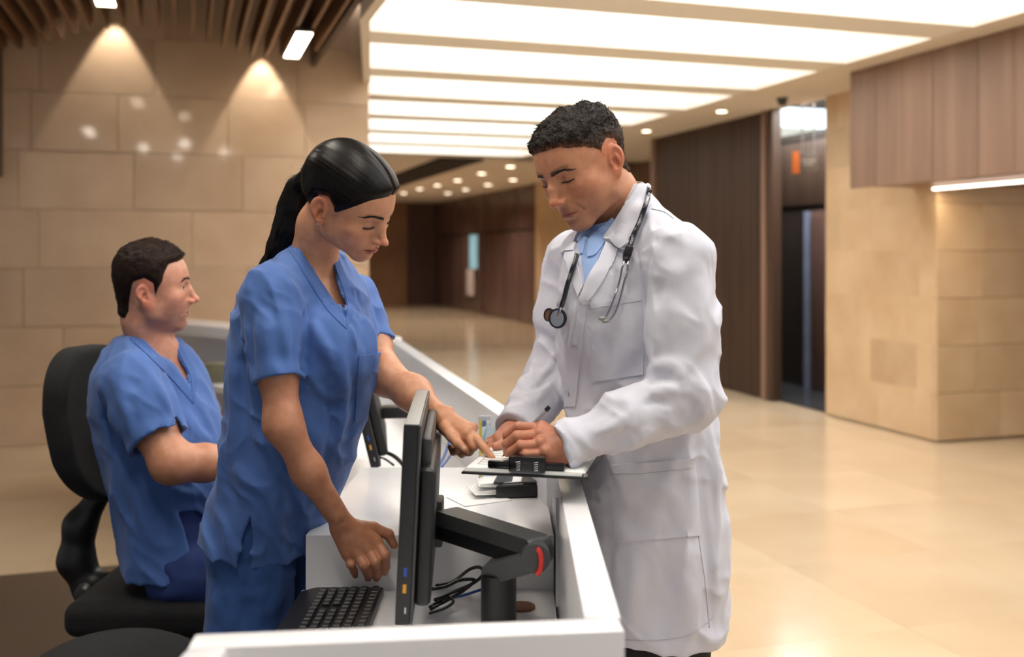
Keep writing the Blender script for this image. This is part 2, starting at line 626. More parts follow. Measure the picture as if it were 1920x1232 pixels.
room_prism('ceiling_left_strip', [(0.99, -3), (1.05, -3), (1.05, 6.03), (1.435, 8.24), (1.38, 8.24), (0.99, 6.03)], ZC, ZC + .72, M_ceil, None, 'structure')
room_box('ceiling_far', (-2, 14.05, ZC), (9.5, 28, ZC + .3), M_ceil, None, 'structure')
edges = [5.05 + 1.25 * k for k in range(-5, 8)]
for e in edges:
    room_prism('beam', [(ul(e), e), (4.6, e), (4.6, e + .36), (ul(e + .36), e + .36)], ZC, ZC + .72, M_shaft, ce)
for n_, e in enumerate(edges):
    room_prism('window_%d' % (n_ + 2), [(ul(e - .89), e - .89), (4.6, e - .89), (4.6, e), (ul(e), e)], ZC + .66, ZC + .70, M_sky, None, 'structure')
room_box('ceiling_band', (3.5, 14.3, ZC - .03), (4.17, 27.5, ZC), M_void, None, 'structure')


# ------------------------------------------------------------------ small ceiling lights
def downlight(px, py, label, group, r=0.05, mat=M_lamp_far, z=ZC):
    Y = F_PX * (z - H) / (HOR - py)
    p = at(px, py, Y)
    t = empty('ceiling_downlight', (p[0], p[1], z))
    tag(t, label, 'light', group)
    m = MB().lathe([(r * 1.0, -.004), (r * 1.0, -.008), (r * 1.3, -.008), (r * 1.38, 0.0)], 20, None, False)
    m.build('trim_ring', M_shaft, t)
    MB().lathe([(r * 0.98, -.007), (r * 0.98, -.001), (.001, -.001), (.001, -.007)], 20).build('lens', mat, t)
    return t


downlight(1353, 208, 'ceiling downlight nearer the lobby opening, above the slatted wall', 'ceiling downlights by slatted wall')
downlight(1212, 245, 'ceiling downlight farther along, above the left end of slatted wall', 'ceiling downlights by slatted wall')
for row, pts_ in (('upper', ((757, 362), (787, 354), (820, 347), (858, 338), (903, 325), (957, 312))), ('lower', ((840, 362), (873, 355), (915, 346), (962, 337)))):
    for (x, y), nth in zip(pts_, ('leftmost', 'second from left', 'third from left', 'fourth from left', 'fifth from left', 'rightmost')):
        downlight(x, y, 'small far corridor downlight, %s in the %s row' % ('rightmost' if (row == 'lower' and x == 962) else nth, row), 'far corridor downlights', 0.075)
dc = empty('dome_camera', at(1467, 184, F_PX * (ZC - H) / (HOR - 184)))
dc.location.z = ZC
tag(dc, 'small dark dome camera on the ceiling beside the lobby opening', 'camera')
MB().lathe([(.04, 0), (.045, -.03), (.036, -.055), (.018, -.068), (.002, -.07)][::-1], 18).build('dome', M_dgrey, dc)
MB().lathe([(.052, -.012), (.055, 0), (.002, 0)][::1], 18).build('base', M_dgrey, dc)
for nme, (u_, v_, lab) in {'a': (0.0, 3.1, 'x'), 'b': (-0.55, 3.0, 'x'), 'c': (0.62, 2.6, 'x')}.items():
    t = empty('ceiling_downlight', W(u_, v_, 2.98))
    tag(t, 'recessed downlight over the reception desk, mirrored in the stone wall', 'light', 'downlights over the desk')
    MB().lathe([(.055, -.004), (.055, -.008), (.07, -.008), (.075, 0)], 20, None, False).build('trim_ring', M_shaft, t)
    MB().lathe([(.054, -.007), (.054, -.001), (.001, -.001), (.001, -.007)], 20).build('lens', M_lamp, t)

# ------------------------------------------------------------------ slatted wood canopy
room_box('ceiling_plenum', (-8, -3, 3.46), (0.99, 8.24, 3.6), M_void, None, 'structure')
room_box('ceiling_plenum_side', (0.95, -3, ZC + .1), (0.99, 8.2, 3.46), M_slat, None, 'structure')
cn = empty('slatted_canopy', W(-0.5, 5, 2.9))
tag(cn, 'hanging wood slat canopy with a curved edge above the reception desk', 'canopy')
ends = [(-80, 118), (0, 104), (43, 100), (70, 92), (107, 84), (136, 72), (165, 66), (195, 60), (230, 56), (257, 52), (288, 60), (317, 64),
        (347, 70), (378, 78), (407, 93), (434, 101), (467, 109), (502, 113), (540, 110), (576, 103), (608, 95), (631, 84), (662, 66), (693, 39), (713, 8), (735, -30), (760, -80)]
ZF = 2.90
eu, ev = [], []
for x, y in ends:
    Y = F_PX * (ZF - H) / (HOR - y)
    X = (x - 960) * Y / F_PX
    eu.append(X * CT + Y * ST)
    ev.append(-X * ST + Y * CT)
order = np.argsort(eu)
eu, ev = np.array(eu)[order], np.array(ev)[order]
uu = -1.793
while uu < 0.95:
    ve = float(np.interp(uu, eu, ev))
    ve = min(ve, 8.18)
    L_ = ve - 1.2
    mbf = MB()
    # fin: deep board whose far end is rounded up
    prof = [(-L_, 0.0), (-0.10, 0.0), (-0.04, 0.012), (0.0, 0.05), (0.0, 0.17), (-L_, 0.17)]
    mt = Matrix(((0, 0, 1, 0), (1, 0, 0, 0), (0, 1, 0, 0), (0, 0, 0, 1)))
    mbf.prism(prof, -0.011, 0.011, 0, mt)
    o = mbf.build('fin', M_fin, cn, smooth=None)
    o.location = W(uu, ve, ZF)
    o.rotation_euler = (0, 0, TH)
    o.matrix_parent_inverse = parent_inv(cn)
    uu += 0.108
for vr in (3.0, 4.4, 5.6):
    o = room_box('cross_batten', (-1.8, vr, ZF + .17), (0.7, vr + .05, ZF + .22), M_slat, cn)
# linear lamps between the fins and the wall-washing spots
for k, (u_, v0_, v1_, lab) in enumerate(((0.745, 6.75, 7.66, 'glowing linear lamp between canopy slats, right of the other lamp'),
                                         (-0.011, 4.75, 5.45, 'linear lamp hidden in the middle of the slat canopy'),
                                         (-0.443, 5.7, 6.40, 'glowing linear lamp between canopy slats at the top left'))):
    t = empty('linear_lamp', W(u_, (v0_ + v1_) / 2, ZF + .06), TH)
    tag(t, lab, 'light')
    hl = (v1_ - v0_) / 2
    t.location.z = ZF - .030
    MB().box((-.058, -hl, 0.004), (.058, hl, .028), .003).build('housing', M_dgrey, t)
    MB().box((-.052, -hl + .02, -.004), (.052, hl - .02, .004), .003).build('lens', M_lamp, t)
for u_, v_, e_, z_ in ((0.57, 8.10, 46, 3.14), (-0.51, 8.09, 46, 3.36)):
    ld = bpy.data.lights.new('wall_washer', 'SPOT')
    ld.energy = e_
    ld.color = (1.0, 0.89, 0.76)
    ld.spot_size = math.radians(56)
    ld.spot_blend = 0.25
    ld.shadow_soft_size = 0.02
    lo = bpy.data.objects.new('wall_washer', ld)
    COL.objects.link(lo)
    lo.location = W(u_, v_, z_)
    lo.rotation_euler = (math.radians(2), 0, TH)
# unseen canopy lamps, added above the frame as fill light on the figures
for u_, v_ in ((-0.551, 1.75), (-0.011, 2.45), (0.529, 1.45), (-0.119, 0.5), (-1.091, 3.4)):
    t = empty('linear_lamp', W(u_, v_, ZF - .030), TH)
    tag(t, 'added unseen linear lamp in the slat canopy, fill light above the reception desk', 'light', 'added fill lamps above the desk')
    MB().box((-.058, -.42, 0.004), (.058, .42, .028), .003).build('housing', M_dgrey, t)
    MB().box((-.052, -.40, -.004), (.052, .40, .004), .003).build('lens', M_lamp, t)
    ld = bpy.data.lights.new('canopy_fill', 'AREA')
    ld.shape = 'RECTANGLE'
    ld.size, ld.size_y = 0.10, 0.80
    ld.energy = DESK_FILL
    ld.color = (1.0, 0.94, 0.87)
    lo = bpy.data.objects.new('canopy_fill', ld)
    COL.objects.link(lo)
    lo.location = W(u_, v_, ZF - .040)
    lo.rotation_euler = (0, 0, TH)
# the far corridor's own downlights
for u_, v_ in ((4.9, 16.5), (5.4, 20.0), (4.6, 20.5), (5.2, 24.0), (3.0, 18.0), (2.6, 23.0)):
    ld = bpy.data.lights.new('corridor_downlight', 'SPOT')
    ld.energy = 170
    ld.color = (1.0, 0.88, 0.76)
    ld.spot_size = math.radians(140)
    ld.spot_blend = 0.8
    ld.shadow_soft_size = 0.08
    lo = bpy.data.objects.new('corridor_downlight', ld)
    COL.objects.link(lo)
    lo.location = W(u_, v_, ZC - .03)
# warm spill of the strip under the bulkhead
ld = bpy.data.lights.new('strip_light', 'AREA')
ld.shape = 'RECTANGLE'
ld.size, ld.size_y = 0.06, 1.9
ld.energy = 10
ld.color = (1.0, 0.82, 0.6)
lo = bpy.data.objects.new('strip_light', ld)
COL.objects.link(lo)
lo.location = W(5.355, 5.3, 1.885)
lo.rotation_euler = (0, math.radians(0), TH)
# ------------------------------------------------------------------ reception desk
ZT, ZL, ZS = 0.98, 0.74, 0.85
desk = empty('reception_desk', (0.1, 1.7, 0))
tag(desk, 'white reception desk with a raised rim and a stepped worktop', 'desk')


def dpart(mb, name, mat, smooth=35):
    o = mb.build(name, mat, desk, smooth)
    o.matrix_parent_inverse = parent_inv(desk)
    return o


def panel(a, b, t, z0, z1, name, mat, bev=0.004, side=1):
    a, b = np.array(a, float), np.array(b, float)
    d = (b - a) / np.linalg.norm(b - a)
    n = np.array((-d[1], d[0])) * t * side
    poly = [tuple(a), tuple(b), tuple(b + n), tuple(a + n)]
    if side < 0:
        poly = poly[::-1]
    return dpart(MB().prism(poly, z0, z1, bev), name, mat)


P0, A_, B_, C_, D_ = (-0.362, 1.128), (0.132, 1.182), (0.135, 2.30), (-0.60, 5.30), (-2.2, 6.75)
panel(P0, A_, 0.045, 0.0, ZT, 'front_panel', M_white)
dpart(MB().prism([(-0.362, 1.128), (-0.318, 1.133), (-0.325, 0.80), (-0.37, 0.80)][::-1], 0, ZT, .004), 'side_panel', M_white)
panel((0.132, 1.226), B_, 0.045, 0.0, ZT, 'customer_panel', M_white)
panel((0.131, 2.30), C_, 0.055, 0.0, ZT, 'customer_panel', M_white)
panel(C_, D_, 0.07, 0.0, ZT - .07, 'customer_panel', M_panelgrey)
panel((C_[0] + .02, C_[1] + .06), (D_[0] + .02, D_[1] + .06), 0.28, ZT - .07, ZT, 'ledge', M_white, 0.012)
# worktops
dpart(MB().prism([(-0.425, 1.18), (0.084, 1.235), (0.084, 2.05), (-0.425, 2.05)], ZL - .03, ZL, .003), 'worktop', M_white)
dpart(MB().prism([(-0.418, 2.05), (0.085, 2.05), (0.082, 2.28), (-0.012, 2.70), (-0.40, 2.70)], ZL - .03, ZS, .003), 'raised_worktop', M_white)
dpart(MB().prism([(-0.62, 2.72), (-0.02, 2.72), (-0.60, 5.10), (-0.75, 5.30), (-2.1, 6.58), (-2.35, 6.05), (-1.25, 4.9), (-0.95, 4.2)], ZL - .03, ZL, .003), 'worktop', M_white)
dpart(MB().box((-0.40, 2.66, 0), (-0.05, 2.70, ZL - .03)), 'support_panel', M_panelgrey)
dpart(MB().box((-0.418, 1.30, 0.02), (-0.395, 2.02, ZL - .03)), 'support_panel', M_panelgrey)
dpart(MB().box((-0.41, 2.055, 0.02), (0.08, 2.075, ZL - .03)), 'support_panel', M_panelgrey)
# inner corner strip where two panels meet
dpart(MB().box((0.084, 1.950, ZL), (0.0900, 1.9525, ZT - .03)), 'panel_joint', M_panelgrey)


def desk_disc(px, py, r, mat, name, label):
    Y = F_PX * (H - ZL) / (py - HOR)
    p = at(px, py, Y)
    o = MB().lathe([(r * 1.0, 0), (r, .004), (r * .8, .006), (.001, .005)], 24).build(name, mat)
    o.location = (p[0], p[1], ZL + .0005)
    o.scale = (1, 1.0, 1)
    o.parent = desk
    o.matrix_parent_inverse = parent_inv(desk)
    o['label'] = label
    return o


desk_disc(978, 1140, .026, M_brown, 'cable_grommet', 'brown cable grommet')
desk_disc(1083, 1143, .018, M_dgrey, 'cable_grommet', 'grey cable grommet')


# ------------------------------------------------------------------ monitors
def monitor(name, near, far, ztop, hgt, tilt, label):
    """screen seen edge-on: near/far are (x,y) of its two side edges"""
    n, f = np.array(near), np.array(far)
    c = (n + f) / 2
    wd = float(np.linalg.norm(f - n))
    ang = math.atan2(f[1] - n[1], f[0] - n[0])
    t = empty(name, (c[0], c[1], ztop - hgt), ang)
    t.rotation_euler = (0, 0, ang)
    tag(t, label, 'monitor')
    R = Matrix.Rotation(tilt, 4, 'X')
    # local: x along the screen, +y = screen side (left), z up
    a = MB().box((-wd / 2, -.014, 0), (wd / 2, .010, hgt), .003, R).build('screen_body', M_black, t)
    MB().box((-wd / 2 + .001, -.0185, .0), (wd / 2 - .001, -.014, hgt - .0005), .002, R).build('back_shell', M_dgrey, t)
    MB().box((-wd / 2 + .0005, -.0150, hgt - .0002), (wd / 2 - .0005, .0085, hgt + .0016), .0006, R).build('top_edge', M_grey, t)
    MB().box((-wd / 2 + .012, .010, .016), (wd / 2 - .012, .0106, hgt - .012), 0, R).build('display', M_blackg, t)
    MB().box((-wd / 2 + .03, -.046, .02), (wd / 2 - .03, -.018, hgt - .075), .012, R, 3).build('rear_housing', M_black, t)
    MB().box((-wd / 2 + .06, -.036, hgt - .08), (wd / 2 - .06, -.018, hgt - .03), .008, R, 3).build('rear_vent', M_dgrey, t)
    for z_, m_, nm in ((.087, pm('usb_blue', (34, 78, 170), rough=.4), 'port_blue'), (.060, pm('usb_yellow', (224, 158, 30), rough=.4), 'port_yellow')):
        MB().box((-wd / 2 - .0008, -.006, z_ - .007), (-wd / 2 + .002, -.0005, z_ + .007), 0, R).build('port', m_, t)
    MB().box((-wd / 2 - .0005, -.009, .018), (-wd / 2 + .002, -.003, .032), 0, R).build('port', M_dgrey, t)
    MB().box((-wd / 2 - .0007, -.007, .020), (-wd / 2 + .002, -.005, .030), 0, R).build('port_slot', M_chrome, t)
    return t


mon1 = monitor('computer_monitor', (-0.180, 1.64), (-0.204, 2.14), 1.142, 0.325, .045, 'black monitor seen edge-on in front of the standing woman, on a bent arm')
mon2 = monitor('computer_monitor', (-0.385, 2.84), (-0.455, 3.36), 1.142, 0.325, -.24, 'black tilted monitor at the second workstation behind the standing woman')
MB().box((-.03, -.15, .10), (.03, -.02, .135), .005).build('mount_arm', M_black, mon2)
MB().cyl((0, -.15, -.075), (0, -.15, .12), .02).build('stand_post', M_black, mon2)
MB().cyl((0, -.15, -.078), (0, -.15, -.070), .09, n=28).build('stand_base', M_black, mon2)

# monitor arm
arm = empty('monitor_mount', at(935, 1213, 1.75))
arm.location.z = ZL
tag(arm, 'black jointed monitor mount with a red strap on its elbow', 'mount')


def apart(mb, name, mat, smooth=35):
    o = mb.build(name, mat, arm, smooth)
    o.matrix_parent_inverse = parent_inv(arm)
    return o


pb = arm.location.copy()
apart(MB().cyl((pb.x, pb.y, ZL + .0005), (pb.x, pb.y, ZL + .012), .062, n=32, bev=.003), 'base_plate', M_black)
apart(MB().cyl((pb.x, pb.y, ZL + .01), (pb.x, pb.y, 0.868), .0305, n=32), 'post', M_black)
el = at(1003, 1036, 1.70)
pt = np.array((pb.x, pb.y, 0.880))


def link_bar(a, b, wd, hg, name, mat):
    a, b = Vector(a), Vector(b)
    d = b - a
    L_ = d.length
    d.normalize()
    s = Vector((0, 1, 0))
    s = (s - d * s.dot(d)).normalized()
    up = s.cross(d) * -1
    R = Matrix((d, s, up)).transposed()
    # flat bar with rounded ends
    poly = []
    for k in range(13):
        q = -math.pi / 2 + math.pi * k / 12
        poly.append((L_ + hg / 2 * math.cos(q), hg / 2 * math.sin(q)))
    for k in range(13):
        q = math.pi / 2 + math.pi * k / 12
        poly.append((hg / 2 * math.cos(q), hg / 2 * math.sin(q)))
    mt = R.to_4x4() @ Matrix(((1, 0, 0, 0), (0, 0, 1, 0), (0, 1, 0, 0), (0, 0, 0, 1)))
    mt = Matrix.Translation(a) @ mt
    mb = MB()
    mb.prism(poly, -wd / 2, wd / 2, 0.0)
    for v in mb.bm.verts:
        v.co = mt @ v.co
    return apart(mb, name, mat)


link_bar(pt, el + np.array((0, .0, -.004)), .055, .036, 'lower_link', M_dgrey)
an = at(838, 984, 1.86)
link_bar(el, an, .050, .043, 'upper_link', M_black)
link_bar(el + np.array((0, 0, .014)), an + np.array((0, 0, .016)), .052, .026, 'upper_cover', M_dgrey)
apart(MB().cyl(el + np.array((0, -.038, 0)), el + np.array((0, .038, 0)), .0245, n=28, bev=.002), 'elbow_joint', M_dgrey)
mc = np.array((-0.150, 1.885, 0.925))
apart(MB().box(mc + np.array((-.006, -.03, -.045)), mc + np.array((.022, .03, .04)), .005), 'mount_plate', M_black)
st = MB()
pts = []
e0 = el + np.array((0.004, -.039, 0))
for k in range(9):
    q = 1.35 - 2.75 * k / 8
    pts.append(e0 + np.array((.0095 * math.cos(q) - .004, -.001, .0215 * math.sin(q) - .003)))
apart(st.tube(pts, .0042, 8, 3), 'red_strap', M_red)['label'] = 'red strap'

# keyboard, its long side running towards the camera
kb = empty('keyboard', (-0.335, 1.80, ZL + .001))
tag(kb, 'black computer keyboard lying on the low worktop', 'keyboard')
MB().prism([(-.085, -.22), (.080, -.22), (.080, .215), (-.055, .215), (-.080, .19)], 0, .016, .004).build('case', M_black, kb)
kme = MB().box((-.0068, -.0075, 0), (.0068, .0075, .007), .0015, seg=1).mesh('key')
kme.materials.append(pm('key_plastic', (38, 38, 41), (32, 32, 35), 20, .35))
for r_ in range(6):
    for c_ in range(21):
        if r_ in (1, 2) and c_ == 15:
            continue
        o = bpy.data.objects.new('key', kme)
        COL.objects.link(o)
        o.location = (-.034 + r_ * .0195 + (.004 if r_ == 5 else 0), -.205 + c_ * .0195 + (.002 * r_), .0155)
        o.parent = kb

# cables
def cable(name, pts, r, mat, label, group=None):
    P = np.array(pts, float)
    base = P[0].copy()
    o = MB().tube([tuple(p - base) for p in P], r, 8, 6).build(name, mat, None, 180)
    o.location = base
    tag(o, label, 'cable', group)
    return o


def dk(px, py, z):
    return at(px, py, F_PX * (H - z) / (py - HOR))


def yk(px, py, Y=1.93):
    return at(px, py, Y)


cable('monitor_cable', [yk(818, 1098, 1.9), yk(850, 1090, 1.93), yk(880, 1068, 1.95), yk(900, 1064, 1.95), yk(905, 1078, 1.95), yk(885, 1095, 1.95), yk(850, 1110, 1.94), yk(815, 1125, 1.9)], .0032, M_black,
      'black looped monitor cable rising behind the arm post')
cable('power_cable', [yk(806, 1105, 1.88), yk(835, 1100, 1.9), yk(862, 1088, 1.93), yk(890, 1088, 1.95), yk(868, 1108, 1.95), yk(830, 1130, 1.93), yk(808, 1142, 1.9)], .0035, M_black,
      'thick black power cable lying between monitor and arm post')
cable('desk_cable', [yk(806, 1150, 1.86), yk(835, 1140, 1.9), yk(850, 1128, 1.92), yk(838, 1120, 1.93), yk(815, 1132, 1.92), yk(806, 1138, 1.9)], .0028, M_black,
      'small black cable loop on the low worktop by the monitor')
cable('network_cable', [yk(806, 1140, 1.92), yk(835, 1124, 1.95), yk(870, 1116, 1.97), yk(905, 1105, 2.0), yk(935, 1100, 2.0)], .0028, M_blue_cable,
      'blue network cable running behind the monitor arm post')
cable('blue_strap', [yk(843, 826, 2.95), yk(836, 848, 2.90), yk(824, 872, 2.80), yk(820, 876, 2.72)], .004, M_blue_cable,
      'blue cable hanging beside the pointing hand behind the near monitor')
cable('blue_strap', [yk(850, 840, 3.0), yk(842, 858, 2.92), yk(828, 876, 2.76)], .003, M_blue_cable,
      'thinner blue cable just right of the hanging blue cable')
cable('far_cable', [yk(700, 842, 2.95), yk(722, 848, 2.93), yk(740, 856, 2.9), yk(757, 872, 2.78)], .006, M_black,
      'thick black cable behind the second monitor')
cable('far_cable', [yk(702, 856, 2.95), yk(720, 860, 2.9), yk(738, 872, 2.8)], .003, M_black, 'thin black cable below the thick cable of the second monitor')

# paper tray / black holder on the raised worktop
tr = empty('document_holder', dk(965, 925, ZS))
tr.location.z = ZS + .001
tag(tr, 'black leather document holder stuffed with papers on the raised worktop', 'holder')
MB().prism([(-.045, -.06), (.06, -.045), (.055, .06), (-.035, .055)], 0, .030, .008).build('cover', M_black, tr)
MB().prism([(-.050, -.045), (.055, -.04), (.05, .055), (-.04, .05)], .030, .036, .002).build('flap', M_dgrey, tr)
for k in range(6):
    R = Matrix.Rotation(.25 - .06 * k, 4, 'Z') @ Matrix.Rotation(-.04 * (k % 3), 4, 'Y')
    MB().box((-.105 + .006 * k, -.045, .010 + k * .005), (.02, .045, .0112 + k * .005), 0, R).build('paper', M_paper, tr)
ps = MB().box((-.07, -.05, 0), (.05, .05, .0012), 0, Matrix.Rotation(.5, 4, 'Z')).build('loose_paper', M_paper)
ps.location = dk(905, 935, ZS)
ps.location.z = ZS + .0006
tag(ps, 'loose sheet of paper lying under the black document holder', 'paper')

# acrylic tab stand
ts = empty('tab_dispenser', at(908, 855, 2.55))
ts.location.z = ZS + .001
tag(ts, 'clear upright dispenser of yellow and blue index tabs behind the clipboard', 'dispenser')
hh = float(at(908, 780, 2.55)[2] - ZS)
MB().box((-.014, -.006, 0), (.016, .006, hh), .002).build('stand', pm('clear_acrylic', (214, 216, 218), rough=.1, trans=.4), ts)
for nme, x0, x1, c_ in (('y', -.013, -.006, (222, 204, 70)), ('b', -.004, .004, (84, 116, 170)), ('w', .006, .014, (226, 226, 228))):
    for k in range(14):
        z0 = hh * (.06 + .88 * k / 14)
        MB().box((x0, -.0085, z0), (x1, -.006, z0 + hh * .05)).build('tab', pm('tab_' + nme, c_, rough=.6), ts)
cr = empty('crumpled_receipt', at(932, 835, 2.45))
cr.location.z = ZS
rng = random.Random(5)
bm = bmesh.new()
hz = float(at(932, 803, 2.45)[2] - ZS)
gv = []
for i in range(9):
    for j in range(7):
        gv.append(bm.verts.new(((i - 4) * .009 + rng.uniform(-.002, .002), rng.uniform(-.008, .008) + .004 * math.sin(i * 1.7), hz * j / 6 + .006 * math.sin(i * 1.1) + rng.uniform(-.002, .002))))
for i in range(8):
    for j in range(6):
        bm.faces.new((gv[i * 7 + j], gv[i * 7 + 7 + j], gv[i * 7 + 8 + j], gv[i * 7 + j + 1]))
bmesh.ops.solidify(bm, geom=bm.faces[:], thickness=.0008)
me = bpy.data.meshes.new('sheet')
bm.to_mesh(me)
bm.free()
link('sheet', me, pm('receipt_paper', (214, 222, 226), (196, 212, 220), 30, .7), cr)
tag(cr, 'crumpled pale paper standing behind the hand on the clipboard', 'paper')

# small box and device at the far workstation
bx = MB().box((-.07, -.05, 0), (.07, .05, .10), .004).build('small_box', pm('olive_box', (120, 116, 96), rough=.6))
bx.location = tuple(at(408, 725, 5.35)[:2]) + (ZL + .0005,)
tag(bx, 'small olive box on the far worktop behind the seated man', 'box')
pr = empty('desk_phone', tuple(at(382, 725, 5.5)[:2]) + (ZL + .0005,))
tag(pr, 'dark desk phone beside the olive box on the far worktop', 'phone')
MB().prism([(-.12, -.09), (.10, -.09), (.10, .09), (-.12, .09)], 0, .06, .01).build('body', M_dgrey, pr)
MB().box((-.11, -.08, .06), (-.05, .08, .11), .014).build('handset', M_black, pr)

# dark pedestal under the seated man's place
pd = empty('drawer_pedestal', tuple(at(292, 1300, 3.15)[:2]) + (0,))
tag(pd, 'dark grey pedestal cabinet standing behind the office chair seat', 'cabinet')
MB().box((-.07, -.05, .006), (.075, .40, .352), .004).build('body', M_dgrey, pd)
for k in range(3):
    MB().box((-.066, -.058, .02 + k * .11), (.071, -.05, .122 + k * .11), .002).build('drawer', M_black, pd)
# round stool near the camera
so = empty('round_stool', tuple(at(214, 1250, 2.2)[:2]) + (0,))
tag(so, 'round dark stool, only the rim of its seat showing at the bottom edge', 'stool')
zs = float(at(214, 1219, 2.2)[2])
MB().lathe([(.15, zs - .06), (.17, zs - .045), (.172, zs - .02), (.14, zs - .003), (.002, zs)], 32).build('seat', M_fabric_k, so)
MB().cyl((0, 0, .05), (0, 0, zs - .06), .022).build('post', M_chrome, so)
MB().lathe([(.17, 0.0), (.17, .02), (.03, .05), (.002, .05)], 28).build('base', M_black, so)
# ------------------------------------------------------------------ implicit-surface modelling for people and cloth
f32 = np.float32


def smin(a, b, k):
    if k <= 0:
        return np.minimum(a, b)
    h = np.clip(0.5 + 0.5 * (b - a) / k, 0, 1)
    return b + (a - b) * h - k * h * (1 - h)


def smax(a, b, k):
    return -smin(-a, -b, k)


def sstep(a, b, x):
    t = np.clip((x - a) / (b - a), 0, 1)
    return t * t * (3 - 2 * t)


def ell(p, c, r, R=None):
    q = p - np.asarray(c, f32)
    if R is not None:
        q = q @ np.asarray(R, f32)
    r = np.asarray(r, f32)
    a = q / r
    k0 = np.sqrt((a * a).sum(1)) + 1e-9
    b = a / r
    k1 = np.sqrt((b * b).sum(1)) + 1e-9
    return k0 * (k0 - 1) / k1


def cap(p, a, b, ra, rb):
    a = np.asarray(a, f32)
    b = np.asarray(b, f32)
    ba = b - a
    q = p - a
    t = np.clip((q @ ba) / max(float(ba @ ba), 1e-12), 0, 1)
    d = q - t[:, None] * ba
    return np.sqrt((d * d).sum(1)) - (ra + (rb - ra) * t)


def chain(p, pts, rad, k=0.004):
    d = None
    for i in range(len(pts) - 1):
        e = cap(p, pts[i], pts[i + 1], rad[i], rad[i + 1])
        d = e if d is None else smin(d, e, k)
    return d


_hash_rng = np.random.default_rng(7)
_HT = _hash_rng.random(4096).astype(f32)


def vnoise(p):
    """value noise 0..1"""
    i = np.floor(p).astype(np.int64)
    f = (p - i).astype(f32)
    f = f * f * (3 - 2 * f)

    def hsh(x, y, z):
        return _HT[((x * 73856093) ^ (y * 19349663) ^ (z * 83492791)) & 4095]
    x, y, z = i[:, 0], i[:, 1], i[:, 2]
    r = 0
    for dx in (0, 1):
        wx = f[:, 0] if dx else 1 - f[:, 0]
        for dy in (0, 1):
            wy = f[:, 1] if dy else 1 - f[:, 1]
            for dz in (0, 1):
                wz = f[:, 2] if dz else 1 - f[:, 2]
                r = r + wx * wy * wz * hsh(x + dx, y + dy, z + dz)
    return r


def pix(p):
    return 960 + F_PX * p[:, 0] / p[:, 1], HOR - F_PX * (p[:, 2] - H) / p[:, 1]


def poly_sd(x, y, poly):
    """signed distance (negative inside) of 2-D points to a polygon"""
    P = np.asarray(poly, float)
    n = len(P)
    d = np.full(x.shape, 1e18)
    ins = np.zeros(x.shape, bool)
    for i in range(n):
        a, b = P[i], P[(i + 1) % n]
        e = b - a
        wx, wy = x - a[0], y - a[1]
        t = np.clip((wx * e[0] + wy * e[1]) / (e @ e), 0, 1)
        d = np.minimum(d, (wx - e[0] * t) ** 2 + (wy - e[1] * t) ** 2)
        c = ((a[1] <= y) & (b[1] > y)) | ((b[1] <= y) & (a[1] > y))
        with np.errstate(divide='ignore', invalid='ignore'):
            xi = a[0] + (y - a[1]) / (b[1] - a[1]) * (b[0] - a[0])
        ins ^= c & (x < xi)
    d = np.sqrt(d)
    return np.where(ins, -d, d)


class Fld:
    def __init__(s):
        s.ops = []

    def u(s, fn, k=0.0):
        s.ops.append(('u', fn, k, None))
        return s

    def sub(s, fn, k=0.0, bb=None):
        s.ops.append(('s', fn, k, bb))
        return s

    def inter(s, fn, k=0.0):
        s.ops.append(('i', fn, k, None))
        return s

    def disp(s, fn, bb=None):
        s.ops.append(('d', fn, 0, bb))
        return s

    def ridge(s, pts, rad, hgt, k=0.012):
        """a soft cloth fold along 3-D points that lie on the surface; hgt>0 ridge, <0 groove"""
        pts = np.asarray(pts, f32)
        n = len(pts)
        hh = np.sin(np.linspace(0.12, math.pi - 0.12, n)).astype(f32)
        bb = (pts.min(0) - rad * 2.2 - k, pts.max(0) + rad * 2.2 + k)

        def fn(p):
            d = np.full(len(p), 1e6, f32)
            w_ = np.zeros(len(p), f32)
            for i in range(n - 1):
                a, b = pts[i], pts[i + 1]
                ba = b - a
                q = p - a
                t = np.clip((q @ ba) / max(float(ba @ ba), 1e-12), 0, 1)
                e = q - t[:, None] * ba
                e = (e * e).sum(1)
                m = e < d
                d = np.where(m, e, d)
                w_ = np.where(m, hh[i] + (hh[i + 1] - hh[i]) * t, w_)
            return hgt * w_ * np.exp(-d / (rad * rad))
        s.ops.append(('d', fn, 0, bb))
        return s

    def __call__(s, p):
        p = np.asarray(p, f32)
        d = np.full(len(p), 10.0, f32)
        for t, fn, k, bb in s.ops:
            if bb is not None:
                m = ((p > bb[0]) & (p < bb[1])).all(1)
                if not m.any():
                    continue
                q = p[m]
                if t == 's':
                    d[m] = smax(d[m], -fn(q), k)
                else:
                    d[m] = d[m] - fn(q)
                continue
            if t == 'u':
                d = smin(d, fn(p), k) if d is not None else fn(p)
            elif t == 's':
                d = smax(d, -fn(p), k)
            elif t == 'i':
                d = smax(d, fn(p), k)
            else:
                m = np.abs(d) < .022
                if m.any():
                    d = d.copy()
                    d[m] -= fn(p[m])
        return d.astype(f32)


def march(f, px, py, y0=1.3, y1=4.5, dirs=None, org=None):
    """first hit of camera rays through pixels with the field"""
    px = np.atleast_1d(np.asarray(px, float))
    py = np.atleast_1d(np.asarray(py, float))
    D = np.stack([(px - 960) / F_PX, np.ones_like(px), -(py - HOR) / F_PX], 1)
    L = np.linalg.norm(D, axis=1)
    t = np.full(len(px), y0)
    o = np.array([0, 0, H])
    for _ in range(120):
        p = o + D * t[:, None]
        d = f(p)
        t = np.minimum(t + np.clip(d, -0.03, 0.08) * 0.7 / L, y1)
    p = o + D * t[:, None]
    return p


